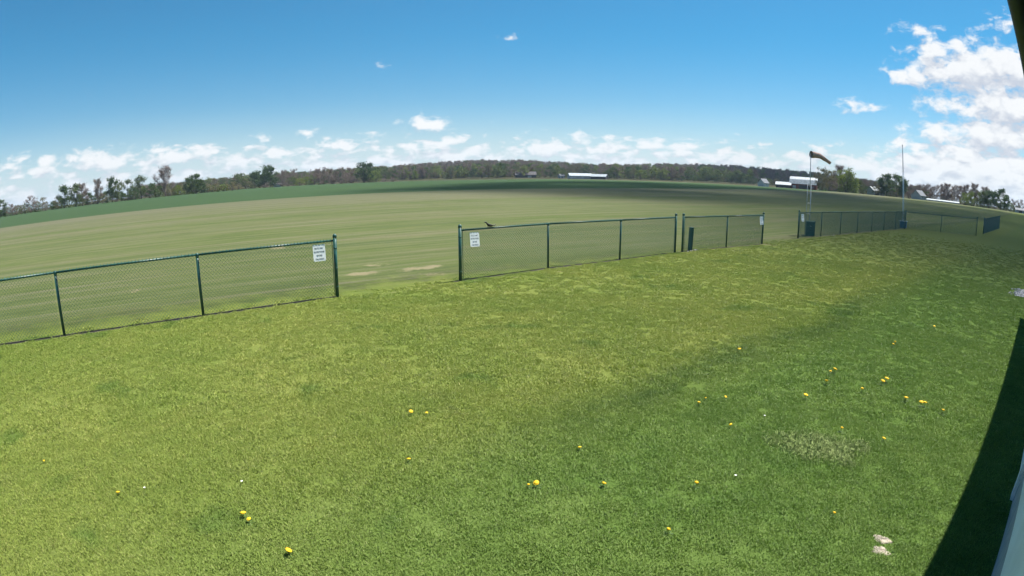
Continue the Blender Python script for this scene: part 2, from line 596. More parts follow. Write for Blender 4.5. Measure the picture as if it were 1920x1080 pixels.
M['twig_olive'] = leaf_material('budding_twig', (.118, .110, .060), (.150, .135, .074), .15)
M['barn_white'] = pbr('barn_white', (.40, .41, .42), .7, .10, 1)
M['barn_red'] = pbr('barn_red', (.20, .055, .045), .8, .22, 1.2)
M['metal_roof'] = pbr('pale_metal_roof', (.31, .35, .38), .55, .16, .8, metal=0)
M['dark_wall'] = pbr('dark_wall', (.06, .055, .06), .8, .2, 1)
M['grey_wall'] = pbr('grey_wall', (.34, .35, .36), .8, .12, 1)
M['grey_roof'] = pbr('grey_roof', (.16, .17, .19), .8, .15, 1)
M['pane'] = pbr('window_dark', (.03, .04, .05), .15, .1, 2)
M['lid'] = pbr('white_lid', (.78, .80, .82), .5, .05, 4)

# ------------------------------------------------------------------ ground
rad = np.concatenate([[0.0], np.geomspace(1.0, 9000.0, 96)])
NA = 180
vsl, fsl = [(0, 0, 0)], []
for r_ in rad[1:]:
    a = np.arange(NA) * 2 * math.pi / NA
    x, y = r_ * np.sin(a), r_ * np.cos(a)
    z = hz(x, y)
    vsl.extend(zip(x, y, z))
for j in range(NA):
    fsl.append((0, 1 + (j + 1) % NA, 1 + j))
for i in range(len(rad) - 2):
    for j in range(NA):
        k = (j + 1) % NA
        a0 = 1 + i * NA
        fsl.append((a0 + j, a0 + k, a0 + NA + k, a0 + NA + j))
gm = MB()
gm.v = [tuple(map(float, p)) for p in vsl]
gm.f = fsl
gm.m = [0] * len(fsl)
ground = gm.build('ground', M['turf'], smooth_=True)
tag(ground, kind='structure')


# ------------------------------------------------------------------ point instancer for stuff
def instancer(name, pts, rot, scl, idx, meshes):
    c = bpy.data.collections.new(name + '_source')
    for i, me in enumerate(meshes):
        c.objects.link(bpy.data.objects.new('%s_source_%02d' % (name, i), me))
    me = bpy.data.meshes.new(name)
    me.vertices.add(len(pts))
    me.vertices.foreach_set('co', np.asarray(pts, np.float32).ravel())
    for nm, ty, key, dat in (('rot', 'FLOAT_VECTOR', 'vector', rot), ('scl', 'FLOAT', 'value', scl), ('pick', 'INT', 'value', idx)):
        at = me.attributes.new(nm, ty, 'POINT')
        at.data.foreach_set(key, np.asarray(dat, np.int32 if ty == 'INT' else np.float32).ravel())
    for m in meshes[0].materials:
        me.materials.append(m)
    o = link(name, me)
    ng = bpy.data.node_groups.new(name, 'GeometryNodeTree')
    ng.interface.new_socket('Geometry', in_out='INPUT', socket_type='NodeSocketGeometry')
    ng.interface.new_socket('Geometry', in_out='OUTPUT', socket_type='NodeSocketGeometry')
    gi, go = ng.nodes.new('NodeGroupInput'), ng.nodes.new('NodeGroupOutput')
    ci = ng.nodes.new('GeometryNodeCollectionInfo')
    ci.inputs[0].default_value = c
    ci.inputs[1].default_value = True
    ci.inputs[2].default_value = True
    ip = ng.nodes.new('GeometryNodeInstanceOnPoints')
    ip.inputs['Pick Instance'].default_value = True

    def attr(nm, ty):
        a = ng.nodes.new('GeometryNodeInputNamedAttribute')
        a.data_type = ty
        a.inputs[0].default_value = nm
        return a.outputs[0]
    L = ng.links.new
    L(gi.outputs[0], ip.inputs['Points'])
    L(ci.outputs[0], ip.inputs['Instance'])
    L(attr('pick', 'INT'), ip.inputs['Instance Index'])
    L(attr('rot', 'FLOAT_VECTOR'), ip.inputs['Rotation'])
    L(attr('scl', 'FLOAT'), ip.inputs['Scale'])
    L(ip.outputs[0], go.inputs[0])
    md = o.modifiers.new('scatter', 'NODES')
    md.node_group = ng
    return o


# ------------------------------------------------------------------ building beside the camera
def bmat():
    return Matrix.Rotation(ANG, 4, 'Z')


def make_building():
    root = empty('clubhouse', sq(0, .36), ANG)     # local x along the wall, local -y into the building, +y outwards
    tag(root, 'white sided low building with overhanging eave beside the lawn', 'building')
    s0, s1, dep, hw = -5.0, 15.5, 8.0, 3.02
    MB().box(s0, s1, -dep, -.06, .0, hw).build('wall', M['siding'], root)
    MB().box(s0 - .01, 5.02, -.05, .0, .0, .47).build('foundation', M['concrete'], root)
    board = MB()
    h = .21
    board.add([(s0, -.05, 0), (5.0, -.05, 0), (5.0, .012, 0), (s0, .012, 0), (s0, -.05, h), (5.0, -.05, h), (5.0, -.012, h), (s0, -.012, h)],
              [(0, 3, 2, 1), (4, 5, 6, 7), (0, 1, 5, 4), (1, 2, 6, 5), (2, 3, 7, 6), (3, 0, 4, 7)])
    bm_ = board.mesh('siding_board', M['siding'])
    for i in range(12):
        link('siding_board', bm_, root, (0, 0, .475 + i * h))
    d = MB().box(5.06, 8.9, -.055, -.012, .01, 2.25).build('door', M['siding'], root)
    for i in range(4):
        MB().box(5.10, 8.86, -.011, .002, .05 + i * .55, .55 + i * .55).build('door_panel', M['white_paint'], d)
    MB().box(5.03, 5.17, -.05, .03, .0, 2.32).build('door_trim', M['white_paint'], root)
    MB().box(8.9, 9.03, -.05, .03, .0, 2.32).build('door_trim', M['white_paint'], root)
    MB().box(9.04, s1, -.05, .0, .0, 2.95).build('end_panel', M['siding'], root)
    # roof: two slopes, soffit, fascia, gutter
    ov = .372
    zs = 2.93
    MB().box(s0 - .3, s1 + .3, -.055, ov - .02, zs, zs + .02).build('soffit', M['gutter'], root)
    MB().box(s0 - .3, s1 + .3, ov - .02, ov, zs - .02, zs + .16).build('fascia', M['gutter'], root)
    g = MB()
    g.tube([(s0 - .3, ov + .03, zs + .10), (s1 + .3, ov + .03, zs + .10)], .034, 10)
    g.build('gutter', M['gutter'], root, True)
    rf = MB()
    z0, zr = zs + .165, zs + 1.9
    y0, y1 = ov + .01, -dep - .4
    ym = (y0 + y1) / 2
    a, b = s0 - .35, s1 + .35
    rf.add([(a, y0, z0), (b, y0, z0), (b, ym, zr), (a, ym, zr), (a, y0, z0 + .05), (b, y0, z0 + .05), (b, ym, zr + .05), (a, ym, zr + .05)],
           [(0, 3, 2, 1), (4, 5, 6, 7), (0, 1, 5, 4), (1, 2, 6, 5), (3, 0, 4, 7)])
    rf.add([(a, y1, z0), (b, y1, z0), (b, ym, zr), (a, ym, zr), (a, y1, z0 + .05), (b, y1, z0 + .05), (b, ym, zr + .05), (a, ym, zr + .05)],
           [(0, 1, 2, 3), (4, 7, 6, 5), (0, 4, 5, 1), (1, 5, 6, 2), (3, 7, 4, 0)])
    rf.build('roof', M['grey_roof'], root)
    for x in (s0 + .003, s1 - .003):
        gb = MB()
        gb.add([(x, -.07, hw), (x, -dep, hw), (x, -dep / 2, zr - .1), (x - .06 if x > 0 else x + .06, -.07, hw), (x - .06 if x > 0 else x + .06, -dep, hw), (x - .06 if x > 0 else x + .06, -dep / 2, zr - .1)],
               [(0, 1, 2), (5, 4, 3), (0, 3, 4, 1), (1, 4, 5, 2), (2, 5, 3, 0)])
        gb.build('gable', M['siding'], root)


make_building()

# ------------------------------------------------------------------ fences
MESH_W, MESH_H = 2.9, 1.17


def chain_link():
    a = .0363
    nx_, nz_ = int(MESH_W / a), int(MESH_H / a)
    th = .0031
    b = MB()
    for i in range(nx_):
        x0 = i * a
        prev = None
        for k in range(nz_ + 1):
            x = x0 + a * ((k + i) % 2)
            z = .035 + k * a
            y = .0025 * (1 if (k + i) % 2 else -1)
            cur = [(x - th, y - th, z), (x + th, y - th, z), (x, y + th * 1.2, z)]
            if prev:
                b.add(prev + cur, [(0, 1, 4, 3), (1, 2, 5, 4), (2, 0, 3, 5)])
            prev = cur
        if (nz_ + i) % 2:                       # knuckle bent over the top rail
            x = x0 + a
            z = .035 + nz_ * a
            b.tube([(x, -.004, z - .02), (x, -.004, z + .035), (x + .004, .012, z + .052), (x + .006, .030, z + .046)], [.004, .005, .006, .004], 4)
    return b.mesh('chain_link', M['wire'])


CHAIN = chain_link()


def post_mesh(h, r_):
    return MB().tube([(0, 0, -.02), (0, 0, h)], r_, 12).mesh('post', M['vinyl'], True)


def cap_mesh(r_):
    return MB().lathe([(r_ * 1.18, -.03), (r_ * 1.18, .0), (r_ * 1.05, .022), (r_ * .6, .042), (r_ * .15, .05)], 12).mesh('cap', M['vinyl'], True)


def loop_mesh():
    b = MB()
    b.lathe([(.034, -.03), (.034, .0), (.026, .012)], 10)
    b.tube([(-.03, 0, .022), (.03, 0, .022)], .031, 10)
    return b.mesh('cap', M['vinyl'], True)


P_END, P_LINE = post_mesh(1.30, .039), post_mesh(1.185, .030)
C_END, C_LINE = cap_mesh(.039), loop_mesh()
BAND = MB().lathe([(.043, -.012), (.043, .012)], 10).mesh('band', M['vinyl'], True)
BAR = MB().box(-.006, .006, -.004, .004, .05, 1.19).mesh('tension_bar', M['vinyl'])


def fence(pts, ends, label, hs=None, group='dark green chain link fences'):
    """pts: post feet in order; ends: indices of the tall terminal posts"""
    pts = [Vector((p[0], p[1], 0)) for p in pts]
    root = empty('chain_link_fence', pts[0])
    tag(root, label, 'fence', group)
    o0 = pts[0]
    hs = hs or [1.0] * len(pts)
    for i, p in enumerate(pts):
        end = i in ends
        nb = pts[i + 1] if i + 1 < len(pts) else pts[i - 1]
        dv = nb - p
        rz = math.atan2(dv.y, dv.x)
        po = link('post', P_END if end else P_LINE, root, p - o0, rz, (1, 1, hs[i]))
        po.rotation_euler[0] = random.uniform(-.008, .008)
        po.rotation_euler[1] = random.uniform(-.008, .008)
        cp = link('cap', C_END if end else C_LINE, po, (0, 0, 1.30 if end else 1.185))
        if end:
            for zb in (.22, .62, 1.05):
                link('band', BAND, po, (0, 0, zb))
    for i in range(len(pts) - 1):
        a, b = pts[i], pts[i + 1]
        d = b - a
        Ln = d.length
        rz = math.atan2(d.y, d.x)
        za, zb = 1.207 * hs[i], 1.207 * hs[i + 1]
        r_ = MB()
        p0 = Vector((0.03 if i in ends else 0, 0, 0))
        r_.tube([(0.028 if i in ends else 0, 0, za), (Ln - (.028 if i + 1 in ends else 0), 0, zb)], .0215, 8)
        ro = r_.build('top_rail', M['vinyl'], root, True)
        ro.location = a - o0
        ro.rotation_euler[2] = rz
        m = link('chain_link', CHAIN, root, a - o0 + Vector((math.sin(rz), -math.cos(rz), 0)) * .026 + d.normalized() * .03, rz, ((Ln - .06) / MESH_W, 1, hs[i]))
        for e, x in ((i, .06), (i + 1, Ln - .06)):
            if e in ends:
                t = link('tension_bar', BAR, root, a + d.normalized() * x - o0 + Vector((math.sin(rz), -math.cos(rz), 0)) * .027, rz, (1, 1, hs[i]))
    return root


fence([(-15.55, 2.07), (-13.17, 3.80), (-10.79, 5.53), (-8.41, 7.25), (-6.03, 8.98), (-3.72, 10.75)], [5], 'green chain link fence run ending at the wide open gateway')
fence([(-1.23, 12.53), (.98, 14.33), (3.28, 15.93), (5.59, 17.70)], [0, 3], 'green chain link fence run of three bays with a small bird on its rail')
fence([(5.92, 17.88), (8.22, 19.35), (10.54, 20.85)], [0, 2], 'short two bay green chain link fence run with a green post behind it')
Rp = [(14.04, 23.71), (16.45, 25.27), (18.86, 26.84), (21.35, 28.45), (23.96, 30.20), (26.53, 31.95), (28.95, 33.40), (31.40, 34.95), (35.15, 34.22), (39.41, 33.60)]
fence(Rp, [0, 7, 9], 'long green chain link fence turning a corner at the flagpole', [1.04, 1.06, 1.07, 1.08, 1.08, 1.1, 1.12, 1.15, 1.16, 1.2])
fence([(44.0 + 2.84 * i, 36.54 + 1.925 * i) for i in range(8)], [0, 7], 'far green chain link fence run beyond the corner, seen nearly end on', [1.17 + .03 * i for i in range(8)])


RUNS = [[(-15.55, 2.07), (-13.17, 3.80), (-10.79, 5.53), (-8.41, 7.25), (-6.03, 8.98), (-3.60, 10.84)], [(-1.40, 12.39), (.98, 14.33), (3.28, 15.93), (5.59, 17.70), (5.92, 17.88), (8.22, 19.35), (10.60, 20.89)], Rp]
M['soil_shadow'] = pbr('soil_fence_shadow', (.062, .050, .034), .95, .30, 12, bump=.5)  # bare earth, its dark tone painting in the fence's shadow


def soil_shadow_edge(run, seed):  # trimmed soil strip with the rail, mesh and post shadow painted in
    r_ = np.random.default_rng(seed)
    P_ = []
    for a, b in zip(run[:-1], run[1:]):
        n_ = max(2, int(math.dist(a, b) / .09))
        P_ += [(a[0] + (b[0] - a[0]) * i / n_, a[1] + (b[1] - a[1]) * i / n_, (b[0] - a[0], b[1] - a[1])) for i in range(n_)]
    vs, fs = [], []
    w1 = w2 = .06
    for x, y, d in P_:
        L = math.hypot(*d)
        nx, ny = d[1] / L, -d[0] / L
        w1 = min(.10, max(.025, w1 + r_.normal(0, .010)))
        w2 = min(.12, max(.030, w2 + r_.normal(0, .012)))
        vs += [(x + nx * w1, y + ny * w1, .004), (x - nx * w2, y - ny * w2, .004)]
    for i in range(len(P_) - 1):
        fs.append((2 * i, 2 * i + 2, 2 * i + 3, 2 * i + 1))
    o = MB().add(vs, fs).build('soil_shadow_edge', M['soil_shadow'])
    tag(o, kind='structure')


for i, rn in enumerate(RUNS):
    soil_shadow_edge(rn, 60 + i)


# ------------------------------------------------------------------ signs on the fences
def text_mesh(lines, widths, size, lead, w):
    lines_ = []
    for i, (t, wd) in enumerate(zip(lines, widths)):
        cu = bpy.data.curves.new('lettering', 'FONT')
        cu.body = t
        cu.size = size
        cu.align_x = 'CENTER'
        cu.extrude = .0005
        cu.resolution_u = 2
        ob = bpy.data.objects.new('lettering_tmp', cu)
        col.objects.link(ob)
        dg = bpy.context.evaluated_depsgraph_get()
        me = bpy.data.meshes.new_from_object(ob.evaluated_get(dg))
        xs = [v.co.x for v in me.vertices]
        k = wd * w / (max(xs) - min(xs))
        me_all = MB()
        me_all.add([(v.co.x * k, -.0035, v.co.y - i * lead) if False else (v.co.x * k, -.0035 + v.co.z, v.co.y - i * lead) for v in me.vertices], [tuple(p.vertices) for p in me.polygons])
        lines_.append(me_all.mesh('lettering', M['ink']))
        bpy.data.objects.remove(ob)
        bpy.data.meshes.remove(me)
        bpy.data.curves.remove(cu)
    return lines_


SW, SH = .27, .345
sign_txt = text_mesh(['PILOTS ONLY', 'NO SPECTATORS', 'BEYOND', 'THIS POINT'], [.72, .86, .46, .70], .052, .075, SW)


def rounded_plate(w, h, r_, t):
    pts = []
    for cx, cz, a0 in ((w / 2 - r_, h / 2 - r_, 0), (-w / 2 + r_, h / 2 - r_, 90), (-w / 2 + r_, -h / 2 + r_, 180), (w / 2 - r_, -h / 2 + r_, 270)):
        for k in range(4):
            a = R(a0 + 30 * k)
            pts.append((cx + r_ * math.cos(a), cz + r_ * math.sin(a)))
    n = len(pts)
    vs = [(x, -t, z) for x, z in pts] + [(x, t, z) for x, z in pts]
    return MB().add(vs, [tuple(range(n)), tuple(range(2 * n - 1, n - 1, -1))] + [(i, i + n, (i + 1) % n + n, (i + 1) % n) for i in range(n)]).mesh('plate', M['sign'])


plate = rounded_plate(SW, SH, .022, .002)
zipm = MB().box(-.004, .004, -.006, .03, -.004, .004).mesh('cable_tie', M['vinyl'])


def sign(p0, p1, t, z, label, tilt=0.0, k=1.0):
    a, b = Vector((*p0, 0)), Vector((*p1, 0))
    d = (b - a)
    rz = math.atan2(d.y, d.x)
    p = a + d.normalized() * t + Vector((math.sin(rz), -math.cos(rz), 0)) * .045 + Vector((0, 0, z))
    o = empty('warning_sign', p, rz)
    o.rotation_euler[1] = tilt
    o.rotation_euler[0] = R(-7)
    o.scale = (k, 1, k)
    tag(o, label, 'sign', 'small white lettered signs on the fences')
    link('plate', plate, o)
    for tm in sign_txt:
        link('lettering', tm, o, (0, 0, SH / 2 - .095))
    for sx in (-1, 1):
        for sz in (-1, 1):
            link('cable_tie', zipm, o, (sx * (SW / 2 - .02), 0, sz * (SH / 2 - .02)))


sign((-3.72, 10.75), (-6.03, 8.98), .36, 1.0, 'white lettered sign on the fence run that ends at the wide gateway')
bpy.data.objects['warning_sign'].rotation_euler[2] += math.pi
o_ = bpy.data.objects['warning_sign']
dv = Vector((-3.72 + 6.03, 10.75 - 8.98, 0)).normalized()
o_.location = Vector((-3.72, 10.75, 0)) - dv * .36 + Vector((dv.y, -dv.x, 0)) * .045 + Vector((0, 0, .985))
sign((-1.23, 12.53), (.98, 14.33), .40, .965, 'white lettered sign below the small bird on the three bay fence run', .02)
sign((8.22, 19.35), (10.54, 20.85), 2.56, 1.0, 'white lettered sign on the short two bay fence run')
sign((14.04, 23.71), (16.45, 25.27), .34, 1.02, 'white lettered sign in front of the dark green box under the windsock', 0, 1.08)


# ------------------------------------------------------------------ windsock with its box, flagpole, post, bird
wp = ground_pt(1514, 440)
root = empty('windsock', wp, R(4))
tag(root, 'faded orange windsock flying from a slim mast behind the fence', 'windsock')
b = MB()
b.tube([(0, 0, 2.55), (0, 0, 4.42)], [.024, .018], 8)
b.build('mast', M['galv'], root, True)
for x, y in ((-.16, .05), (.15, .06), (-.02, -.14)):
    MB().tube([(x, y, -.02), (x * .82, y * .82, 2.72)], .011, 6).build('upright', M['galv'], root, True)
for z in (.6, 1.15, 1.7, 2.25, 2.66):
    k = 1 - .18 * z / 2.72
    P3 = [(-.16 * k, .05 * k, z), (.15 * k, .06 * k, z), (-.02 * k, -.14 * k, z)]
    br = MB()
    for i in range(3):
        br.tube([P3[i], P3[(i + 1) % 3]], .007, 4)
    br.build('brace', M['galv'], root)
hoop = MB()
ring = [(.03, .19 * math.cos(a), 4.34 + .19 * math.sin(a)) for a in np.linspace(0, 2 * math.pi, 17)]
hoop.tube(ring, .010, 5, cap=False)
hoop.build('hoop', M['galv'], root, True)
sk = MB()
NS, NR = 14, 14
vs_, fs_ = [], []
for i in range(NS + 1):
    t = i / NS
    x = .03 + 1.36 * t
    dz = -.10 * t - .52 * max(0, t - .42) ** 1.25
    rr = .185 - .115 * t + (.008 * math.sin(t * 21))
    for j in range(NR):
        a = 2 * math.pi * j / NR
        w = 1 + .06 * math.sin(3 * a + 7 * t)
        vs_.append((x + .05 * math.sin(a) * t, rr * w * math.cos(a), 4.34 + dz + rr * w * math.sin(a)))
for i in range(NS):
    for j in range(NR):
        k = (j + 1) % NR
        fs_.append((i * NR + j, i * NR + k, (i + 1) * NR + k, (i + 1) * NR + j))
sk.add(vs_, fs_)
sk.build('sock', M['sock'], root, True)

bxp = ground_pt(1514.5, 441.5)
o = empty('equipment_box', bxp + Vector((-.02, -.12, 0)) + U * .12, R(-22))
tag(o, 'dark green square box standing under the windsock mast', 'box')
MB().box(-.25, .25, -.20, .20, 0, .73).build('body', M['green_box'], o)
MB().box(-.265, .265, -.215, .215, .732, .77).build('lid', M['green_box'], o)
MB().box(-.05, .05, -.225, -.202, .50, .53).build('handle', M['galv'], o)

fp = ground_pt(1692.5, 426.5)
o = empty('flagpole', fp)
tag(o, 'tall slim white flagpole without a flag at the fence corner', 'flagpole')
LX, LY = -.255, .226                     # the pole leans a little
MB().tube([(0, 0, 0), (LX * .68, LY * .68, 4.6)], [.052, .040], 10).build('lower_pole', M['white_paint'], o, True)
MB().tube([(LX * .677, LY * .677, 4.58), (LX, LY, 6.80)], [.034, .022], 8).build('upper_pole', M['galv'], o, True)
MB().lathe([(.02, 6.78), (.045, 6.82), (.045, 6.87), (.02, 6.91)], 8, M=Matrix.Translation((LX, LY, 0))).build('finial', M['galv'], o, True)
MB().tube([(.10, -.05, .9), (LX * .55 + .08, LY * .55 - .04, 4), (LX + .02, LY - .03, 6.75)], .008, 4).build('halyard', M['white_paint'], o)
MB().box(-.02, .02, -.09, -.05, 1.1, 1.25).build('cleat', M['galv'], o)
o = empty('utility_box', fp + Vector((-.12, -.18, 0)), R(12))
tag(o, 'low blue box with white lid at the foot of the flagpole', 'box')
MB().box(-.27, .27, -.2, .2, 0, .52).build('body', M['bluebox'], o)
MB().box(-.34, .34, -.26, .26, .522, .575).build('lid', M['lid'], o)

bp_ = ground_pt(1298.5, 470.5) + N * -.12
o = empty('green_post', bp_)
o.rotation_euler = (0, R(3.0), R(34))
tag(o, 'leaning square dark green post just behind the two bay fence', 'post')
MB().box(-.062, .062, -.062, .062, -.02, .80).build('shaft', M['post_green'], o)
MB().add([(-.07, -.07, .80), (.07, -.07, .80), (.07, .07, .80), (-.07, .07, .80), (-.07, -.07, .825), (.07, -.07, .825), (.07, .07, .825), (-.07, .07, .825), (0, 0, .85)],
         [(0, 3, 2, 1), (0, 1, 5, 4), (1, 2, 6, 5), (2, 3, 7, 6), (3, 0, 4, 7), (4, 5, 8), (5, 6, 8), (6, 7, 8), (7, 4, 8)]).build('cap', M['post_green'], o)


def lump(seed, rx, ry, rz_, n=8, m=5, rough=.18):
    r_ = np.random.default_rng(seed)
    vs, fs = [], []
    for i in range(m + 1):
        th = math.pi * i / m
        for j in range(n):
            a = 2 * math.pi * j / n
            k = 1 + rough * r_.standard_normal()
            vs.append((rx * k * math.sin(th) * math.cos(a), ry * k * math.sin(th) * math.sin(a), rz_ * k * math.cos(th)))
    for i in range(m):
        for j in range(n):
            k = (j + 1) % n
            fs.append((i * n + j, (i + 1) * n + j, (i + 1) * n + k, i * n + k))
    return vs, fs


for i, (gx, gy, sc) in enumerate(((1303, 470, .055), (1296, 471.5, .045), (1307, 469.2, .035), (1290, 472.5, .04))):
    v, f = lump(40 + i, sc, sc * .8, sc * .6)
    st = MB().add(v, f).build('stone', M['gravel'])
    st.location = ground_pt(gx, gy) + Vector((0, 0, sc * .3))
    tag(st, 'small pale stone at the foot of the green post', 'stone', 'stones at the foot of the green post')


def make_bird():
    a, b_ = Vector((-1.23, 12.53, 0)), Vector((.98, 14.33, 0))
    d = (b_ - a).normalized()
    # where the rail passes below the bird in the photograph
    p = a + d * .86
    root = empty('bird', p + Vector((0, 0, 1.242)), math.atan2(d.y, d.x) + R(180) + R(-8))
    tag(root, 'small dark bird perched on the top rail of the three bay fence', 'bird')
    # body: one lofted surface from tail to beak, local +x forwards
    ring_ = [(-.190, .038, .004, .010), (-.150, .028, .012, .012), (-.105, .022, .020, .013), (-.075, .022, .026, .026), (-.030, .030, .034, .036), (.015, .042, .036, .040),
             (.045, .062, .028, .034), (.062, .086, .020, .024), (.076, .104, .021, .023), (.094, .112, .020, .020), (.108, .112, .013, .013), (.120, .112, .006, .006)]
    vs, fs = [], []
    n = 10
    for (x, z, ry, rz_) in ring_:
        for j in range(n):
            t = 2 * math.pi * j / n
            vs.append((x, ry * math.cos(t), z + rz_ * math.sin(t)))
    for i in range(len(ring_) - 1):
        for j in range(n):
            k = (j + 1) % n
            fs.append((i * n + j, i * n + k, (i + 1) * n + k, (i + 1) * n + j))
    fs.append(tuple(range(n - 1, -1, -1)))
    fs.append(tuple(range((len(ring_) - 1) * n, len(ring_) * n)))
    body = MB().add(vs, fs).build('body', M['feather'], root, True)
    MB().lathe([(.007, 0), (.004, .016), (.0008, .030)], 6, M=Matrix.Translation((.116, 0, .112)) @ Matrix.Rotation(R(95), 4, 'Y')).build('beak', M['beak'], root, True)
    for s in (-1, 1):
        w = MB()
        w.add([(.030, s * .036, .066), (.0, s * .042, .058), (-.06, s * .034, .040), (-.135, s * .018, .030), (-.08, s * .026, .022), (-.02, s * .040, .026), (.02, s * .038, .038),
               (.030, s * .030, .066), (.0, s * .034, .058), (-.06, s * .026, .040), (-.135, s * .010, .030), (-.08, s * .018, .022), (-.02, s * .032, .026), (.02, s * .030, .038)],
              [(0, 1, 2, 3, 4, 5, 6), (13, 12, 11, 10, 9, 8, 7)] + [(i, i + 7, (i + 1) % 7 + 7, (i + 1) % 7) for i in range(7)])
        w.build('wing', M['feather'], root)
        MB().tube([(.0, s * .016, .012), (.006, s * .016, -.008)], .0035, 5).build('leg', M['beak'], root)


make_bird()


# ------------------------------------------------------------------ dandelions and small lawn things
def dandelion_parts():
    st = MB().tube([(0, 0, 0), (.004, 0, .03), (.006, .003, .055)], [.0028, .0024, .0022], 5).mesh('stem', M['stem'], True)
    hd = MB()
    hd.lathe([(.004, -.004), (.010, .002), (.021, .010), (.020, .014), (.010, .018), (.002, .019)], 12)
    for j in range(16):
        a = 2 * math.pi * j / 16
        c, s = math.cos(a), math.sin(a)
        hd.add([(c * .012 - s * .003, s * .012 + c * .003, .010), (c * .012 + s * .003, s * .012 - c * .003, .010), (c * .026 + s * .002, s * .026 - c * .002, .012), (c * .026 - s * .002, s * .026 + c * .002, .013)], [(0, 1, 2, 3)])
    lf = MB()
    pr = [(0, .004), (.02, .007), (.03, .004), (.045, .011), (.055, .006), (.075, .014), (.09, .009), (.105, 0)]
    vs, fs = [], []
    for x, w in pr:
        z = .014 + .16 * x - 1.6 * x * x
        vs += [(x, -w, z), (x, 0, z - .003), (x, w, z)]
    for i in range(len(pr) - 1):
        k = 3 * i
        fs += [(k, k + 1, k + 4, k + 3), (k + 1, k + 2, k + 5, k + 4)]
    lf.add(vs, fs)
    return st, hd.mesh('flower_head', M['yellow'], True), lf.mesh('leaf', M['stem'], True)


D_ST, D_HD, D_LF = dandelion_parts()
DAND = [(771, 772, 1.0), (800, 773, .5), (766, 861, .8), (1086, 840, .9), (991, 909, .8), (1005, 908, 1.2), (1131, 907, 1.1), (1303, 908, 1.2), (1370, 797, 1.2), (1309, 755, 1.1),
        (1360, 743, .7), (1250, 995, 1.0), (542, 1037, 1.3), (458, 966, 1.1), (469, 975, .8), (224, 924, .8), (84, 864, .7), (1577, 805, 1.2), (1656, 823, 1.2), (1660, 712, 1.0),
        (1653, 716, .8), (1563, 695, 1.1), (1556, 697, .9), (1548, 716, .8), (1615, 732, .9), (1510, 743, .7), (1725, 757, 1.2), (1732, 758, 1.0), (1696, 748, .8), (1766, 771, .9),
        (1677, 642, 1.2), (1673, 645, 1.0), (1385, 655, .7), (1562, 963, .7), (1751, 611, .8), (1323, 745, .5)]
DLAB = {(1577, 805): 'yellow dandelion at the upper edge of the pale grass clump', (1656, 823): 'yellow dandelion between the pale grass clump and the shadow of the building',
        (1562, 963): 'small yellow dandelion between the pale grass clump and the sand heaps', (1677, 642): 'yellow dandelion of the close pair farthest from the sand heaps',
        (1673, 645): 'smaller yellow dandelion of the close pair farthest from the sand heaps'}
for k_ in ((991, 909), (1005, 908), (458, 966), (469, 975), (1563, 695), (1556, 697), (1725, 757), (1732, 758), (1660, 712), (1653, 716)):
    DLAB[k_] = 'yellow dandelion growing right beside a second bloom'
rd = random.Random(5)
for gx, gy, k in DAND:
    p = ground_pt(gx, gy + 6)
    o = empty('dandelion', p, rd.uniform(0, 6.28))
    k = (.60 + .50 * k) * (.92 if p.length > 6 else .62) * rd.uniform(.88, 1.1)
    o.scale = (k, k, k)
    tag(o, DLAB.get((gx, gy), 'yellow dandelion blooming alone in the short lawn'), 'dandelion', None if (gx, gy) in DLAB and list(DLAB.values()).count(DLAB[gx, gy]) == 1 else 'dandelions scattered over the lawn')
    st = link('stem', D_ST, o)
    fh = link('flower_head', D_HD, o, (.006, .003, .055))
    fh.rotation_euler = (rd.gauss(0, .2), rd.gauss(0, .2), rd.uniform(0, 6))
    fh.scale = (1.22,) * 3
    if rd.random() < .2:
        fh.scale = (.9, .9, 1.4)                 # half closed bloom
    nl = rd.randint(4, 6)
    for j in range(nl):
        link('leaf', D_LF, o, (0, 0, 0), j * 6.28 / nl + rd.uniform(-.3, .3), (rd.uniform(.45, .75),) * 3)
for gx, gy in ((273, 916), (455, 904), (1433, 780), (1378, 893)):
    o = empty('white_flower', ground_pt(gx, gy + 5), rd.uniform(0, 6))
    tag(o, 'tiny white flower in the short lawn', 'flower', 'tiny white flowers in the lawn')
    MB().tube([(0, 0, 0), (.003, 0, .045)], .002, 4).build('stem', M['stem'], o)
    pt = MB()
    for j in range(8):
        a = 2 * math.pi * j / 8
        c, s = math.cos(a), math.sin(a)
        pt.add([(0, 0, .046), (c * .008 - s * .005, s * .008 + c * .005, .049), (c * .017, s * .017, .050), (c * .008 + s * .005, s * .008 - c * .005, .049)], [(0, 1, 2, 3)])
    pt.lathe([(.005, .046), (.004, .052)], 6)
    pt.build('petals', M['petal'], o)
    o.scale = (.8, .8, .8)

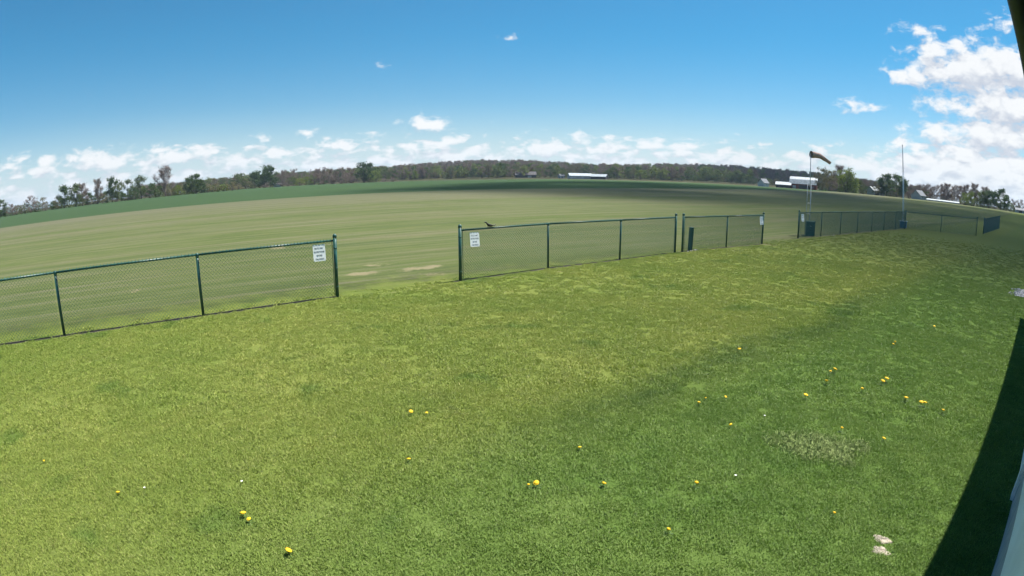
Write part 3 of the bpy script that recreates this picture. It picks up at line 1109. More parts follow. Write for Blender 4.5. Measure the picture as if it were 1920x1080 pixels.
# two little heaps of pale sand
for i, (gx, gy, rx, ry) in enumerate(((1654, 1012, .066, .044), (1651, 1033, .062, .046))):
    rr = np.random.default_rng(90 + i)
    vs_, fs_ = [], []
    nr, na = 7, 22
    for a in range(nr + 1):
        for b_ in range(na):
            t = a / nr
            ang = 2 * math.pi * b_ / na
            k = 1 + (.16 * math.sin(3 * ang + i * 2) + .10 * math.sin(5 * ang + 1) + .10 * rr.standard_normal() * t)
            z = .014 * (1 - t ** 2) + .004 * rr.standard_normal() if a < nr else -.004
            vs_.append((rx * t * k * math.cos(ang), ry * t * k * math.sin(ang), z))
    for a in range(nr):
        for b_ in range(na):
            c = (b_ + 1) % na
            fs_.append((a * na + b_, (a + 1) * na + b_, (a + 1) * na + c, a * na + c))
    o = MB().add(vs_, fs_).build('sand_heap', M['sand'], None, True)
    o.location = ground_pt(gx, gy)
    o.scale = (1.25, 1.25, 1)
    o.rotation_euler[2] = R(-50)
    tag(o, 'little flat heap of pale sand in the green lawn', 'sand heap', 'two sand heaps side by side in the lawn')

# gravel spread at the far end of the building
rr = np.random.default_rng(3)
gm_ = MB()
gc = ground_pt(1908, 549)
for i in range(420):
    s_o = rr.uniform(-1, 1)
    t = rr.normal(0, .17)
    p = gc + U * (s_o * .9) + N * (t + .25)
    sc = rr.uniform(.018, .050)
    v, f = lump(1000 + i, sc, sc * .85, sc * .6, 6, 4, .14)
    gm_.add([(x + p.x, y + p.y, z + sc * .35) for x, y, z in v], f)
g_o = gm_.build('gravel', M['gravel'])
tag(g_o, 'pale grey gravel spread on the lawn by the building', 'gravel', None, 'stuff')


# ------------------------------------------------------------------ lawn grass
def tuft(seed, n, rad_, hmin, hmax, w, straw=.08):
    r_ = np.random.default_rng(seed)
    b = MB()
    for i in range(n):
        a, d = r_.uniform(0, 6.283), rad_ * math.sqrt(r_.uniform())
        bx, by = d * math.cos(a), d * math.sin(a)
        h = r_.uniform(hmin, hmax)
        la, ln = r_.uniform(0, 6.283), h * r_.uniform(.3, 1.35)
        fa = r_.uniform(0, 6.283)
        fx, fy = math.cos(fa) * w * .5, math.sin(fa) * w * .5
        mx, my = bx + math.cos(la) * ln * .35, by + math.sin(la) * ln * .35
        tx, ty = bx + math.cos(la) * ln, by + math.sin(la) * ln
        b.add([(bx - fx, by - fy, -.004), (bx + fx, by + fy, -.004), (mx + fx * .9, my + fy * .9, h * .6), (mx - fx * .9, my - fy * .9, h * .6), (tx, ty, h * r_.uniform(.75, 1.0))],
              [(0, 1, 2, 3), (3, 2, 4)], 1 if r_.uniform() < straw else 0)
    return b


tufts = [tuft(200 + i, 60, .080, .007, .024, .0044, .08).mesh('tuft', [M['blade'], M['straw']]) for i in range(6)]
tufts += [tuft(220 + i, 56, .090, .007, .024, .0070, .08).mesh('tuft', [M['blade'], M['straw']]) for i in range(3)]


def scatter_grass(dmin, dmax, dens, base, spread, size, fade=42.0, field=False):
    n = int(math.radians(200) * .5 * (dmax ** 2 - dmin ** 2) * dens)
    a = rng.uniform(R(-108), R(92), n)
    d = np.sqrt(rng.uniform(dmin ** 2, dmax ** 2, n))
    x, y = d * np.sin(a), d * np.cos(a)
    q = x * N.x + y * N.y
    s = x * U.x + y * U.y
    keep = ((q < .30) | (s > 15.8))
    for rn in RUNS:
        for a_, b_ in zip(rn[:-1], rn[1:]):
            dx, dy = b_[0] - a_[0], b_[1] - a_[1]
            t_ = np.clip(((x - a_[0]) * dx + (y - a_[1]) * dy) / (dx * dx + dy * dy), 0, 1)
            keep &= np.hypot(x - a_[0] - t_ * dx, y - a_[1] - t_ * dy) > .085
    for gx, gy in ((1654, 1012), (1651, 1033)):
        c = ground_pt(gx, gy)
        keep &= np.hypot(x - c.x, y - c.y) > .056
    keep &= np.hypot(x - gc.x, y - gc.y) > .35
    if field:
        keep &= (q < -10.5) & (rng.uniform(0, 1, n) < np.clip(1 + (q + 10.5) / 4.5, 0, 1) ** 1.3)
    else:
        keep &= q > -10.8 - .030 * np.clip(s, -5, 25) - .5 * rng.uniform(0, 1, n) ** 2
    keep &= rng.uniform(0, 1, n) < np.clip((fade - d) / (fade * .45), 0, 1)
    q = q[keep]
    x, y = x[keep], y[keep]
    n = len(x)
    rot = np.stack([rng.normal(0, .10, n), rng.normal(0, .10, n), rng.uniform(0, 6.283, n)], 1)
    scl = rng.uniform(.75, 1.25, n) * size
    return np.stack([x, y, np.zeros(n)], 1), rot, scl, rng.integers(base, base + spread, n)


parts = [scatter_grass(.6, 6.0, 430, 0, 6, 1.0), scatter_grass(6.0, 11.0, 210, 0, 9, 1.12), scatter_grass(11.0, 20.0, 80, 6, 3, 1.25), scatter_grass(20.0, 42.0, 26, 6, 3, 1.4)]
P, Ro, Sc, Ix = (np.concatenate([p[i] for p in parts]) for i in range(4))
lawn_o = instancer('lawn_grass', P, Ro, Sc, Ix, tufts)
tag(lawn_o, 'short green and straw coloured grass of the lawn and field edge', 'grass', None, 'stuff')

# the coarse pale clump of longer grass
m_pale, T = mat('coarse_pale_grass')
oi = T.n('ShaderNodeObjectInfo')
c = T.mix(oi.outputs['Random'], (.185, .255, .074), (.280, .340, .125))
a_ = T.n('ShaderNodeBsdfPrincipled')
T.link(c, a_.inputs['Base Color'])
a_.inputs['Roughness'].default_value = .6
a_.inputs['Specular IOR Level'].default_value = .08
ge = T.n('ShaderNodeNewGeometry')
T.link(T.vmath('NORMALIZE', T.vmath('ADD', T.vmath('MULTIPLY', ge.outputs['Normal'], (.55, .55, .55)), (0, 0, .8))), a_.inputs['Normal'])
out(T, a_.outputs[0])
pt_ = [tuft(300 + i, 24, .08, .016, .046, .0055, 0).mesh('pale_tuft', [m_pale]) for i in range(4)]
pc = ground_pt(1540, 842)
n = 700
aa, dd = rng.uniform(0, 6.283, n), np.sqrt(rng.uniform(0, 1, n)) ** 1.1
ex = dd * np.cos(aa) * .52 * (1 + .25 * np.sin(3 * aa))
ey = dd * np.sin(aa) * .36 * (1 + .2 * np.cos(2 * aa + 1))
ra = R(-20)
X = pc.x + ex * math.cos(ra) - ey * math.sin(ra)
Y = pc.y + ex * math.sin(ra) + ey * math.cos(ra)
keep = rng.uniform(0, 1, n) > dd ** 1.5 * .85
X, Y = X[keep], Y[keep]
n = len(X)
cl = instancer('pale_grass', np.stack([X, Y, np.zeros(n)], 1), np.stack([rng.normal(0, .2, n), rng.normal(0, .2, n), rng.uniform(0, 6.28, n)], 1), rng.uniform(.7, 1.15, n), rng.integers(0, 4, n), pt_)
tag(cl, 'pale coarse clump of longer grass standing in the lawn', 'grass clump', None, 'stuff')


# ------------------------------------------------------------------ trees
def tree_meshes(seed, h, w, style, leaf, dense=1.0, lean=0.0, y0=.22):
    """trunk-and-limb mesh and crown mesh of one tree; h height, w crown width"""
    r_ = np.random.default_rng(seed)
    tb, cb = MB(), MB()
    tr = h * .022
    top = Vector((lean * h + r_.normal(0, .02) * h, r_.normal(0, .02) * h, h * .80))
    path = [Vector((0, 0, -.3)), top * .3 + Vector((r_.normal(0, .012) * h, r_.normal(0, .012) * h, 0)), top * .65 + Vector((r_.normal(0, .02) * h, r_.normal(0, .02) * h, 0)), top]
    tb.tube(path, [tr * 1.2, tr * .85, tr * .5, tr * .18], 6)
    tips = []
    nl = int(r_.integers(8, 12))
    for i in range(nl):
        t = y0 + (1 - y0) * (i + r_.uniform(0, .8)) / nl
        k = t * 3
        j = min(2, int(k))
        st = path[j].lerp(path[j + 1], min(1, k - j))
        a = i * 2.4 + r_.uniform(-.5, .5)
        reach = w * .5 * (math.sin(math.pi * min(1, .22 + .78 * t)) ** .6) * r_.uniform(.65, 1.12)
        rise = h * (r_.uniform(.10, .26) if style != 'bare' else r_.uniform(.20, .36))
        e = st + Vector((math.cos(a) * reach, math.sin(a) * reach, rise))
        e.z = min(e.z, h * .98)
        md = st.lerp(e, .5) + Vector((0, 0, -h * .02))
        tb.tube([st, md, e], [tr * .42 * (1.15 - t), tr * .26 * (1.15 - t), tr * .08], 4, cap=False)
        tips += [(e, 1.0), (md.lerp(e, .4), .8)]
        if style == 'bare':
            tips += [(md, .7), (md.lerp(e, .75), .8), (st.lerp(md, .7), .6)]
        for s in range(3):
            f = md.lerp(e, r_.uniform(.1, .9)) + Vector((r_.normal(0, .10) * w, r_.normal(0, .10) * w, r_.normal(.05, .06) * h))
            tb.tube([md.lerp(e, .3 + .2 * s), f], [tr * .14, tr * .05], 3, cap=False)
            tips.append((f, .8))
    tips.append((top + Vector((0, 0, h * .1)), .9))
    for (c, k) in tips:
        if style == 'bare':
            for i in range(int(24 * dense)):
                d = Vector((r_.normal(), r_.normal(), abs(r_.normal()) * .9 + .25)).normalized()
                s0 = c + Vector((r_.normal(), r_.normal(), r_.normal())) * .035 * h
                ln = h * r_.uniform(.05, .13)
                wd = d.cross(Vector((r_.normal(), r_.normal(), r_.normal()))).normalized() * h * .0046
                cb.add([s0 - wd, s0 + wd, s0 + d * ln + wd * .4, s0 + d * ln - wd * .4], [(0, 1, 2, 3)])
        else:
            for i in range(int(44 * dense)):
                v = Vector((r_.normal(), r_.normal(), r_.normal() * .75))
                p = c + v * .066 * h * k
                if p.z < h * .10: p.z = h * .10 + abs(p.z - h * .1) * .3
                a1 = Vector((r_.normal(), r_.normal(), r_.normal())).normalized()
                a2 = a1.cross(Vector((r_.normal(), r_.normal(), r_.normal()))).normalized()
                sz = h * r_.uniform(.013, .030)
                cb.add([p - a1 * sz, p + a2 * sz * .7, p + a1 * sz, p - a2 * sz * .7], [(0, 1, 2, 3)])
    return tb, cb


STY = {  # style, trunk material, density
    'dark': ('leaf', 'leaf_dark', 'bark', 1.5), 'mid': ('leaf', 'leaf_mid', 'bark', 1.1), 'pale': ('leaf', 'leaf_pale', 'bark', 1.1),
    'bare': ('bare', 'twig', 'bark_bare', 1.3), 'olive': ('leaf', 'twig_olive', 'bark_bare', .75)}
VAR = {}
for kn, (st, lf, bk, dn) in STY.items():
    for vv in range(3):
        ratio = (.62, .85, 1.15)[vv]
        tb, cb = tree_meshes(500 + vv + 10 * len(VAR), 10.0, 10.0 * ratio, st, lf, dn, (0, .03, -.03)[vv], (.16, .10, .05)[vv])
        VAR[kn, vv] = (tb.mesh('trunk', M[bk]), cb.mesh('crown', M[lf]), tb, cb, ratio)


def tree(kn, xpx, base_y, top_y, D, width_px, label, group, name='tree'):
    d = lens_ray(xpx, base_y)
    k = D / math.hypot(d.x, d.y)
    x, y = d.x * k, d.y * k
    h = max(2.0, (base_y - top_y) / FPX * D)
    w = width_px / FPX * D
    want = w / h
    vv = min(range(3), key=lambda i: abs(VAR[kn, i][4] - want))
    tm, cm_, _, _, ratio = VAR[kn, vv]
    o = empty(name, (x, y, float(hz(x, y)) - .05), rd.uniform(0, 6.28))
    sz = h / 10.0
    sx = sz * min(1.5, max(.65, want / ratio))
    o.scale = (sx, sx, sz)
    tag(o, label, 'tree', group)
    link('trunk', tm, o)
    link('crown', cm_, o)
    return o


LG = 'trees of the hedgerow beyond the crop field'
ll = {'dark': 'dark leafy tree in the hedgerow beyond the crop field', 'mid': 'green tree in the hedgerow beyond the crop field', 'pale': 'light green tree in the hedgerow beyond the crop field',
      'bare': 'bare brown tree in the hedgerow beyond the crop field', 'olive': 'brownish budding tree in the hedgerow beyond the crop field'}
LEFT = [('dark', 2, 411, 383, 24), ('bare', 24, 408, 391, 26), ('olive', 40, 404, 389, 22), ('bare', 59, 400, 375, 26), ('olive', 81, 397, 374, 22), ('dark', 100, 395, 381, 18), ('dark', 121, 392, 353, 20),
        ('olive', 108, 394, 376, 16), ('mid', 143, 389, 351, 24), ('bare', 155, 388, 353, 22), ('dark', 165, 387, 366, 30), ('bare', 184, 384, 344, 18), ('olive', 192, 383, 366, 22), ('dark', 200, 382, 362, 26), ('dark', 211, 381, 337, 20),
        ('mid', 221, 380, 350, 14), ('dark', 228, 379, 362, 22), ('mid', 240, 377, 341, 24), ('dark', 254, 376, 355, 26), ('mid', 265, 375, 335, 20), ('dark', 280, 374, 350, 24), ('dark', 292, 372, 346, 26),
        ('bare', 311, 369, 319, 34), ('olive', 320, 369, 347, 22), ('pale', 334, 368, 350, 20), ('olive', 340, 367, 345, 20), ('dark', 353, 366, 336, 14), ('dark', 368, 364, 330, 26), ('mid', 362, 365, 345, 26), ('dark', 377, 363, 340, 18),
        ('olive', 390, 362, 347, 26), ('olive', 405, 361, 346, 28), ('pale', 420, 360, 348, 30), ('olive', 436, 359, 343, 30)]
for kn, x, by, ty, w in LEFT:
    tree(kn, x, by + 1, ty, 300 + 40 * rd.random(), w * 1.15, 'tall leafless mauve tree with forked crown rising above the hedgerow' if (kn, x) == ('bare', 311) else ll[kn], None if x == 311 else LG)
MIDL = [('mid', 447, 359, 331, 34), ('olive', 462, 357, 338, 26), ('dark', 478, 356, 328, 24), ('dark', 495, 355, 314, 38), ('dark', 508, 354, 318, 26), ('bare', 530, 353, 326, 26), ('bare', 550, 352, 324, 26), ('mid', 550, 351, 336, 20),
        ('pale', 562, 351, 338, 18), ('pale', 575, 350, 334, 20), ('bare', 590, 349, 323, 26), ('bare', 606, 349, 321, 26), ('bare', 622, 348, 322, 28), ('bare', 640, 347, 320, 28), ('bare', 658, 346, 320, 26), ('bare', 600, 349, 332, 26), ('bare', 626, 348, 333, 26),
        ('bare', 650, 346, 330, 26), ('dark', 683, 345, 307, 34), ('dark', 692, 345, 310, 26), ('pale', 705, 344, 322, 22), ('mid', 722, 344, 318, 26), ('olive', 736, 343, 322, 26), ('pale', 748, 343, 325, 22), ('bare', 768, 342, 320, 26), ('dark', 782, 342, 324, 22),
        ('mid', 800, 341, 320, 24), ('pale', 822, 341, 323, 24), ('mid', 846, 340, 320, 22), ('pale', 868, 340, 324, 24), ('dark', 886, 340, 322, 20), ('olive', 905, 339, 321, 24), ('mid', 932, 338, 316, 30), ('dark', 938, 338, 312, 20), ('bare', 955, 338, 318, 24), ('olive', 975, 338, 316, 26),
        ('olive', 1000, 337, 317, 24), ('bare', 1022, 337, 316, 26), ('olive', 1042, 336, 319, 24), ('mid', 1058, 336, 320, 18), ('mid', 1146, 338, 320, 20), ('pale', 1158, 338, 322, 22), ('dark', 1138, 338, 323, 18), ('mid', 1178, 339, 321, 22), ('pale', 1200, 340, 322, 24),
        ('mid', 1222, 340, 323, 24), ('pale', 1245, 341, 324, 22), ('mid', 1262, 342, 326, 22), ('dark', 1212, 340, 333, 12), ('dark', 1256, 342, 335, 12), ('dark', 1278, 343, 334, 14), ('dark', 1300, 344, 334, 18), ('mid', 1325, 345, 323, 26), ('dark', 1340, 346, 332, 20), ('dark', 1290, 344, 330, 18),
        ('mid', 1362, 347, 332, 20), ('dark', 1380, 347, 332, 22), ('mid', 1400, 348, 334, 20), ('dark', 1412, 349, 334, 18), ('mid', 1440, 350, 338, 16), ('dark', 1314, 345, 333, 14)]
ml = {'dark': 'dark leafy tree at the foot of the wooded hill', 'mid': 'green tree at the foot of the wooded hill', 'pale': 'light green tree at the foot of the wooded hill',
      'bare': 'bare brown tree at the foot of the wooded hill', 'olive': 'brownish budding tree at the foot of the wooded hill'}
for kn, x, by, ty, w in MIDL:
    sp = {495: 'tallest dark tree beside the low half hidden house', 683: 'big round dark green tree standing above the brown trees by the crop field', 1325: 'single rounded green tree before the shaded dark hill'}.get(x)
    tree(kn, x, by + 1, ty, (400 if x < 720 else 560) + 40 * rd.random(), w * 1.2, sp or ml[kn], None if sp else 'trees along the foot of the wooded hill')
rl = {'dark': 'dark leafy tree near the farm buildings', 'mid': 'green tree near the farm buildings', 'pale': 'yellow green tree near the farm buildings',
      'bare': 'bare brown tree near the farm buildings', 'olive': 'brownish budding tree near the farm buildings'}
RIGHT = [('olive', 1540, 357, 318, 30), ('olive', 1556, 358, 322, 28), ('bare', 1573, 360, 316, 24), ('bare', 1560, 358, 336, 30), ('pale', 1589, 362, 322, 34), ('mid', 1611, 363, 340, 20), ('bare', 1622, 364, 341, 18), ('dark', 1625, 364, 350, 14),
         ('olive', 1641, 365, 343, 16), ('dark', 1662, 367, 329, 28), ('dark', 1681, 368, 330, 30), ('dark', 1692, 369, 336, 18), ('dark', 1652, 366, 334, 16), ('bare', 1706, 371, 349, 18), ('bare', 1722, 372, 348, 20), ('bare', 1738, 374, 348, 20), ('bare', 1752, 375, 351, 20), ('bare', 1764, 377, 349, 18), ('bare', 1775, 378, 348, 18), ('bare', 1790, 380, 351, 20),
         ('bare', 1800, 381, 352, 18), ('pale', 1808, 382, 363, 16), ('pale', 1820, 383, 361, 18), ('bare', 1812, 382, 350, 16), ('mid', 1832, 385, 358, 16), ('bare', 1826, 384, 349, 18), ('mid', 1843, 387, 360, 16), ('dark', 1853, 388, 358, 18), ('dark', 1864, 390, 360, 16), ('dark', 1876, 393, 359, 22), ('dark', 1886, 395, 372, 14), ('bare', 1900, 398, 380, 18), ('bare', 1912, 400, 381, 18), ('bare', 1745, 375, 360, 26), ('bare', 1772, 378, 364, 26), ('bare', 1845, 387, 355, 18),
         ('bare', 1690, 369, 360, 30), ('bare', 1670, 368, 358, 30), ('dark', 1930, 403, 385, 22), ('bare', 1785, 379, 362, 24)]
for kn, x, by, ty, w in RIGHT:
    sp = {1589: 'large yellow green willow shaped tree beside the red barn', 1573: 'bare tree rising behind the large yellow green tree', 1662: 'broad dark tree over the grey shed', 1681: 'broad dark tree just behind the flagpole'}.get(x)
    tree(kn, x, by + 1, ty, 350 + 40 * rd.random() + (25 if kn == 'bare' else 0), w * 1.2, sp or rl[kn], None if sp else 'trees around the farm buildings')

def bush_mesh(seed, n, lf, style):
    r_ = np.random.default_rng(seed)
    b = MB()
    for i in range(n):
        a, t = r_.uniform(0, 6.283), r_.uniform() ** .5
        z = r_.uniform(.02, 1)
        k = math.sqrt(max(0, 1 - (z * .96) ** 2)) * (1 + .18 * math.sin(3 * a + seed) + .12 * math.sin(7 * a))
        p = Vector((math.cos(a) * t * k * .62, math.sin(a) * t * k * .62, z * (1 + .10 * math.sin(5 * a + seed)) + r_.normal(0, .03)))
        a1 = Vector((r_.normal(), r_.normal(), r_.normal())).normalized()
        a2 = a1.cross(Vector((r_.normal(), r_.normal(), r_.normal()))).normalized()
        sz = r_.uniform(.03, .065)
        k2 = .7 if style == 'leaf' else .22
        b.add([p - a1 * sz, p + a2 * sz * k2, p + a1 * sz, p - a2 * sz * k2], [(0, 1, 2, 3)])
    return b.mesh('foliage', M[lf])


def bush_stem(seed):
    r_ = np.random.default_rng(seed)
    b = MB()
    for i in range(5):
        a = i * 1.3 + r_.uniform(0, .6)
        b.tube([(.04 * math.cos(a), .04 * math.sin(a), -.05), (.2 * math.cos(a), .2 * math.sin(a), .4), (.35 * math.cos(a), .35 * math.sin(a), .72)], [.03, .02, .008], 4)
    return b.mesh('stem', M['bark'])


BST = bush_stem(4)
BUSH = {'dark': [bush_mesh(701 + i, 620, 'leaf_dark', 'leaf') for i in range(2)], 'mid': [bush_mesh(711 + i, 560, 'leaf_mid', 'leaf') for i in range(2)],
        'olive': [bush_mesh(721 + i, 600, 'twig_olive', 'leaf') for i in range(2)], 'bare': [bush_mesh(731 + i, 900, 'twig', 'bare') for i in range(2)], 'pale': [bush_mesh(741 + i, 800, 'leaf_pale', 'leaf') for i in range(2)]}
bl = {'pale': 'large yellow green shrub', 'dark': 'dark green shrub', 'mid': 'green shrub', 'olive': 'brownish budding shrub', 'bare': 'leafless brown shrub'}


def shrub(kn, xpx, base_y, hp, D, wp_, where, group):
    d = lens_ray(xpx, base_y)
    k = D / math.hypot(d.x, d.y)
    x, y = d.x * k, d.y * k
    o = empty('shrub', (x, y, float(hz(x, y)) - .05), rd.uniform(0, 6.28))
    h, w = hp / FPX * D, wp_ / FPX * D
    o.scale = (w, w, h)
    tag(o, bl[kn] + where, 'shrub', group)
    link('stem', BST, o)
    link('foliage', rd.choice(BUSH[kn]), o)


base_x = [p[0] for p in ((0, 411), (100, 396), (200, 382), (317, 369), (400, 361), (475, 355), (575, 349), (700, 344), (775, 341), (875, 339.5), (1015, 336.5), (1140, 337), (1215, 340), (1315, 344), (1417, 349), (1532, 355), (1605, 362), (1691, 369), (1747, 375), (1804, 381), (1860, 390), (1916, 399))]
base_y_ = [411, 396, 382, 369, 361, 355, 349, 344, 341, 339.5, 336.5, 337, 340, 344, 349, 355, 362, 369, 375, 381, 390, 399]
x = -240.0
while x < 445:
    w = rd.uniform(17, 27)
    kk = rd.choice(['dark', 'dark', 'mid', 'olive', 'bare'] if x < 300 else ['olive', 'mid', 'olive', 'dark'])
    shrub(kk, x, np.interp(x, base_x, base_y_) + 1, rd.uniform(11, 17) * (.9 if x > 380 else 1), 345, w, ' in the hedgerow beyond the crop field', 'shrubs of the hedgerow beyond the crop field')
    x += w * .74
x = 1690.0
while x < 1915:
    w = rd.uniform(15, 24)
    kk = rd.choice(['bare', 'bare', 'olive', 'dark'] if x < 1800 else ['dark', 'dark', 'bare', 'mid'])
    shrub(kk, x, np.interp(x, base_x, base_y_) + 1, rd.uniform(10, 15), 400, w, ' below the trees by the far farm road', 'shrubs by the far farm road')
    x += w * .74
for x in (1540, 1552, 1566, 1578, 1604, 1618, 1655, 1668, 1682):
    shrub(rd.choice(['bare', 'olive', 'dark']), x, np.interp(x, base_x, base_y_) + 1, rd.uniform(9, 14), 395, rd.uniform(16, 24), ' under the trees beside the red barn', 'shrubs beside the red barn')
shrub('pale', 1588, 362.5, 33, 362, 34, ' before the yellow green tree beside the red barn', None)
shrub('pale', 1598, 363, 22, 358, 20, ' next to the larger one beside the red barn', None)
x = 450.0
while x < 1460:
    w = rd.uniform(16, 26)
    if not (970 < x < 1002 or 1062 < x < 1135):
        kk = rd.choice(['dark', 'mid', 'olive', 'bare', 'bare'] if x < 740 else ['dark', 'mid', 'mid', 'olive'])
        shrub(kk, x, np.interp(x, base_x, base_y_) + .8, rd.uniform(6, 11), (440 if x < 740 else 600), w, ' at the foot of the wooded hill', 'shrubs at the foot of the wooded hill')
    x += w * .95


# the wooded hill itself: one mass
wood_src = []
order = [('bare', 0), ('bare', 1), ('bare', 2), ('olive', 0), ('olive', 1), ('olive', 2), ('mid', 1), ('mid', 2), ('pale', 1), ('dark', 1), ('dark', 2)]
for key in order:
    tb, cb = VAR[key][2], VAR[key][3]
    st = STY[key[0]]
    j = MB()
    j.add(tb.v, tb.f, 0)
    j.add(cb.v, cb.f, 1)
    wood_src.append(j.mesh('wood_tree', [M[st[2]], M[st[1]]]))
pts_, ix_, sc_ = [], [], []
rw = np.random.default_rng(77)
while len(pts_) < 3000:
    A, D = rw.uniform(-40, 44), math.sqrt(rw.uniform(560 ** 2, 1120 ** 2))
    if A > 33 and D < 620 + (A - 33) * 4: continue
    if A < -28 and D < 620: continue
    if 5.5 < A < 10.8 and D < 660: continue
    if 26 < A < 36 and D < 700: continue
    x, y = D * math.sin(R(A)), D * math.cos(R(A))
    t = (D - 560) / 560
    u = rw.uniform()
    g = .62 if t < .16 else (.30 if t < .4 else .12)
    if u < g:
        k = int(rw.choice([6, 7, 8, 8, 9, 10]))
    else:
        k = int(rw.choice([0, 1, 2, 1, 3, 4, 5]))
    pts_.append((x, y, float(hz(x, y)) - .1))
    ix_.append(k)
    sc_.append(rw.uniform(.95, 1.5))
n = len(pts_)
wd_ = instancer('hillside_wood', pts_, np.stack([np.zeros(n), np.zeros(n), rw.uniform(0, 6.28, n)], 1), sc_, ix_, wood_src)
tag(wd_, 'far brown and green spring wood covering the long hill', 'wood', None, 'stuff')


# ------------------------------------------------------------------ farm buildings
def farm_building(name, label, cat, xpx, ypx, D, rz, L, Wd, eave, ridge, wall, roof, gambrel=False, doors=(), windows=(), group=None):
    d = lens_ray(xpx, ypx)
    k = D / math.hypot(d.x, d.y)
    x, y = d.x * k, d.y * k
    face = math.atan2(d.x, d.y)
    o = empty(name, (x, y, float(hz(x, y)) - .1), -face + rz)    # local -y looks towards the camera
    tag(o, label, cat, group)
    w = MB().box(-L / 2, L / 2, -Wd / 2, Wd / 2, 0, eave)
    for s in (-1, 1):
        X = s * L / 2
        prof = [(-Wd / 2, eave), (Wd / 2, eave), (0, ridge)] if not gambrel else [(-Wd / 2, eave), (Wd / 2, eave), (Wd * .32, eave + (ridge - eave) * .62), (0, ridge), (-Wd * .32, eave + (ridge - eave) * .62)]
        n_ = len(prof)
        w.add([(X - s * .004, a, b + .003) for a, b in prof] + [(X - s * .2, a, b + .003) for a, b in prof], [tuple(range(n_)), tuple(range(2 * n_ - 1, n_ - 1, -1))] + [(i, (i + 1) % n_, (i + 1) % n_ + n_, i + n_) for i in range(n_)])
    w.build('wall', M[wall], o)
    pr = [(-Wd / 2 - .5, eave - .15), (0, ridge), (Wd / 2 + .5, eave - .15)] if not gambrel else [(-Wd / 2 - .4, eave - .2), (-Wd * .32, eave + (ridge - eave) * .62), (0, ridge), (Wd * .32, eave + (ridge - eave) * .62), (Wd / 2 + .4, eave - .2)]
    rf = MB()
    vs = []
    for X in (-L / 2 - .5, L / 2 + .5):
        vs += [(X, a, b + .02) for a, b in pr] + [(X, a, b + .22) for a, b in pr]
    n_ = len(pr)
    fs = []
    for i in range(n_ - 1):
        fs += [(i, i + 1, 2 * n_ + i + 1, 2 * n_ + i), (n_ + i, 3 * n_ + i, 3 * n_ + i + 1, n_ + i + 1), (i, n_ + i, n_ + i + 1, i + 1), (2 * n_ + i, 2 * n_ + i + 1, 3 * n_ + i + 1, 3 * n_ + i)]
    fs += [(0, 2 * n_, 3 * n_, n_), (n_ - 1, 2 * n_ - 1, 4 * n_ - 1, 3 * n_ - 1)]
    rf.add(vs, fs)
    ro = rf.build('roof', M[roof], o)
    for i in range(int(L / 2.5)):
        xx = -L / 2 + 1.2 + i * 2.5
        sm = MB()
        for a, b in zip(pr[:-1], pr[1:]):
            sm.tube([(xx, a[0], a[1] + .23), (xx, b[0], b[1] + .23)], .05, 4)
        sm.build('roof_seam', M[roof], ro)
    for (dx, dw, dh, mm) in doors:
        MB().box(dx - dw / 2, dx + dw / 2, -Wd / 2 - .12, -Wd / 2 - .01, .05, dh).build('door', M[mm], o)
    for (wx, wz, ww, wh) in windows:
        wn = MB().box(wx - ww / 2, wx + ww / 2, -Wd / 2 - .14, -Wd / 2 - .02, wz, wz + wh).build('window', M['white_paint'], o)
        MB().box(wx - ww / 2 + .12, wx + ww / 2 - .12, -Wd / 2 - .17, -Wd / 2 - .145, wz + .12, wz + wh - .12).build('pane', M['pane'], wn)
    return o


farm_building('red_barn', 'red barn with pale curved metal roof behind the windsock', 'barn', 1507, 354, 395, R(-6), 19.5, 10, 3.6, 8.4, 'barn_red', 'metal_roof', True,
              [(1.5, 9.0, 2.9, 'dark_wall'), (-6.5, 2.4, 2.4, 'barn_white')], [(6.8, 1.2, 1.2, 1.0)])
farm_building('shed', 'low pale roofed shed joined to the end of the red barn', 'shed', 1469, 351.5, 392, R(-4), 10.5, 7, 2.2, 4.1, 'dark_wall', 'metal_roof', False, [(0, 3, 1.7, 'dark_wall')])
farm_building('farmhouse', 'small white gabled house between the pale shed and the woods', 'house', 1431, 350, 430, R(55), 7, 6, 2.8, 6.0, 'barn_white', 'grey_roof', False, [], [(0, 1.2, 1.2, 1.2)])
farm_building('machine_shed', 'long white walled shed standing before the wooded hill', 'shed', 1087, 336.8, 545, R(14), 23, 11, 3.0, 5.6, 'barn_white', 'metal_roof', False, [(-3, 4, 2.5, 'grey_wall'), (5, 4, 2.5, 'grey_wall')])
farm_building('machine_shed', 'pale roofed shed with dark front beside the long white shed', 'shed', 1124, 337.3, 540, R(-14), 15, 11, 2.7, 5.0, 'dark_wall', 'metal_roof', False, [(0, 5, 2.0, 'dark_wall')])
farm_building('dark_barn', 'long dark barn among trees before the wooded hill', 'barn', 985, 336.5, 575, R(6), 22, 10, 3.0, 6.4, 'dark_wall', 'dark_wall', False, [(4, 4, 2.2, 'grey_wall')])
farm_building('cottage', 'small grey house with white door among trees near the dark barn', 'house', 910, 338, 600, R(20), 8, 7, 2.8, 4.8, 'barn_white', 'grey_roof', False, [(0, 1.2, 2, 'barn_white')], [(2.5, 1, 1.2, 1), (-2.5, 1, 1.2, 1)])
farm_building('cottage', 'tiny white house between the dark barn and the long shed', 'house', 1052, 336, 560, R(30), 5, 5, 2.6, 4.4, 'barn_white', 'grey_roof', False, [(0, 1.2, 2, 'dark_wall')])
farm_building('grey_shed', 'grey shed with pale sloping roof under the round dark tree', 'shed', 1642, 364.5, 375, R(38), 9.5, 8, 2.8, 5.4, 'grey_wall', 'metal_roof', False, [(-2, 3, 2.3, 'dark_wall')])
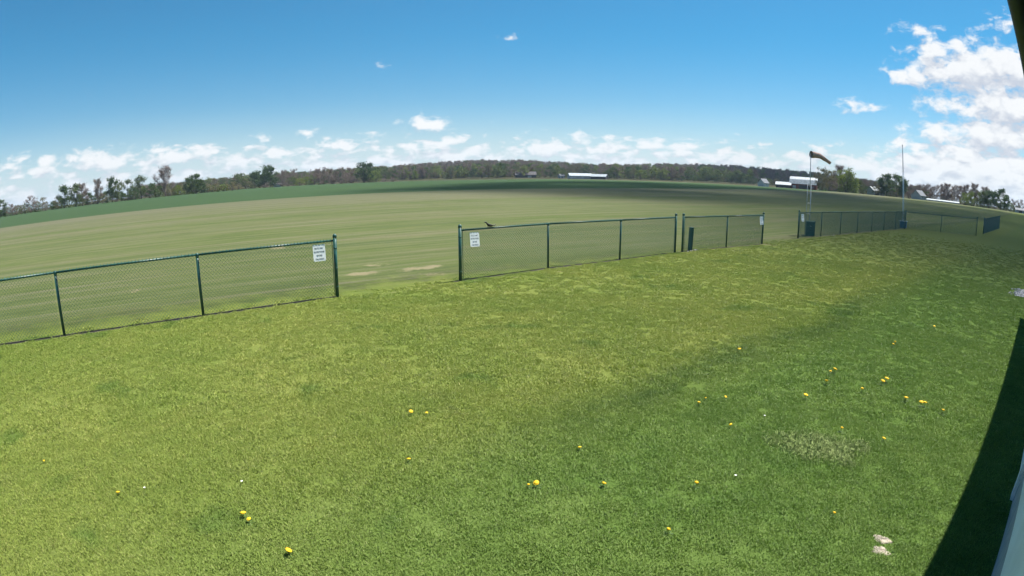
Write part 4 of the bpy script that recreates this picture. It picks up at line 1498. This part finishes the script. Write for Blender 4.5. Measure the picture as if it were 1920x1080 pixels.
farm_building('gabled_house', 'pale grey gabled house beside the flagpole among leafless trees', 'house', 1722, 373, 370, R(62), 8, 7, 2.6, 5.8, 'grey_wall', 'grey_roof', False, [], [(1.5, .9, 1.2, 1.1), (-1.5, .9, 1.2, 1.1)])
farm_building('poly_tunnel', 'long low white shed along the far field edge near the gabled house', 'shed', 1768, 378.5, 345, R(-4), 20, 4, .7, 1.2, 'barn_white', 'metal_roof', False)
farm_building('roadside_shed', 'small pale shed at the end of the far tree row', 'shed', 1912, 401, 345, R(10), 6, 5, 1.6, 2.6, 'grey_wall', 'grey_roof', False, [(0, 2, 1.3, 'dark_wall')])
farm_building('cottage', 'low house half hidden beside the tall dark hedgerow tree', 'house', 520, 353.5, 425, R(10), 5, 5, 1.8, 3.0, 'barn_white', 'grey_roof', False)


# ------------------------------------------------------------------ clouds above the frame that shade the land
m_cl, T = mat('cloud')
df = T.n('ShaderNodeBsdfDiffuse')
df.inputs[0].default_value = (.9, .9, .9, 1)
tp = T.n('ShaderNodeBsdfTransparent')
lw = T.n('ShaderNodeLayerWeight')
lw.inputs[0].default_value = .3
mx = T.n('ShaderNodeMixShader')
T.link(T.rng(lw.outputs['Facing'], 0, .9, .94, .997), mx.inputs[0])
T.link(df.outputs[0], mx.inputs[1])
T.link(tp.outputs[0], mx.inputs[2])
out(T, mx.outputs[0])


def inside(p, poly):
    c = False
    for i in range(len(poly)):
        (x1, y1), (x2, y2) = poly[i], poly[i - 1]
        if (y1 > p[1]) != (y2 > p[1]) and p[0] < (x2 - x1) * (p[1] - y1) / (y2 - y1) + x1:
            c = not c
    return c


def cloud(poly, n, rad_, height, seed, label):
    r_ = np.random.default_rng(seed)
    xs, ys = [p[0] for p in poly], [p[1] for p in poly]
    b = MB()
    k = height / SUN.z
    off = SUN * k
    cx, cy_ = (min(xs) + max(xs)) / 2, (min(ys) + max(ys)) / 2
    c = 0
    while c < n:
        p = (r_.uniform(min(xs), max(xs)), r_.uniform(min(ys), max(ys)))
        if not inside(p, poly): continue
        rr_ = rad_ * r_.uniform(.6, 1.25)
        v, f = lump(int(r_.integers(1e6)), rr_, rr_, rr_ * .7, 14, 8, .04)
        zz = r_.uniform(0, rad_ * 1.2)
        sh = SUN * (zz / SUN.z)
        b.add([(x + p[0] + sh.x - cx, y + p[1] + sh.y - cy_, z + zz) for x, y, z in v], f)
        c += 1
    o = b.build('cloud', m_cl, None, True)
    o.location = (cx + off.x, cy_ + off.y, off.z)
    tag(o, label, 'cloud', 'cumulus clouds')
    return o


cloud([(-30, 118), (-8, 108), (8, 92), (18, 76), (28, 62), (30, 50), (26, 39), (20, 27), (16, 13), (24, -16), (150, -40), (240, 60), (205, 135), (150, 180), (90, 212), (40, 225), (0, 215), (-20, 170)], 720, 19, 1600, 5, 'white cumulus cloud high over the flying field')
cloud([(230, 560), (330, 900), (420, 1050), (520, 980), (560, 820), (420, 560), (330, 470)], 160, 60, 1700, 6, 'white cumulus cloud high over the wooded hill')

# ------------------------------------------------------------------ air
m_hz, T = mat('haze_air')
pv = T.n('ShaderNodeVolumePrincipled')
pv.inputs['Color'].default_value = (.66, .82, 1.0, 1)
pv.inputs['Density'].default_value = .00012
pv.inputs['Anisotropy'].default_value = .2
oo = T.n('ShaderNodeOutputMaterial')
T.link(pv.outputs[0], oo.inputs['Volume'])
hzb = MB().box(-9500, 9500, -9500, 9500, -2, 70).build('haze', m_hz)
tag(hzb, 'thin pale blue summer air over the whole place', 'haze', None, 'stuff')
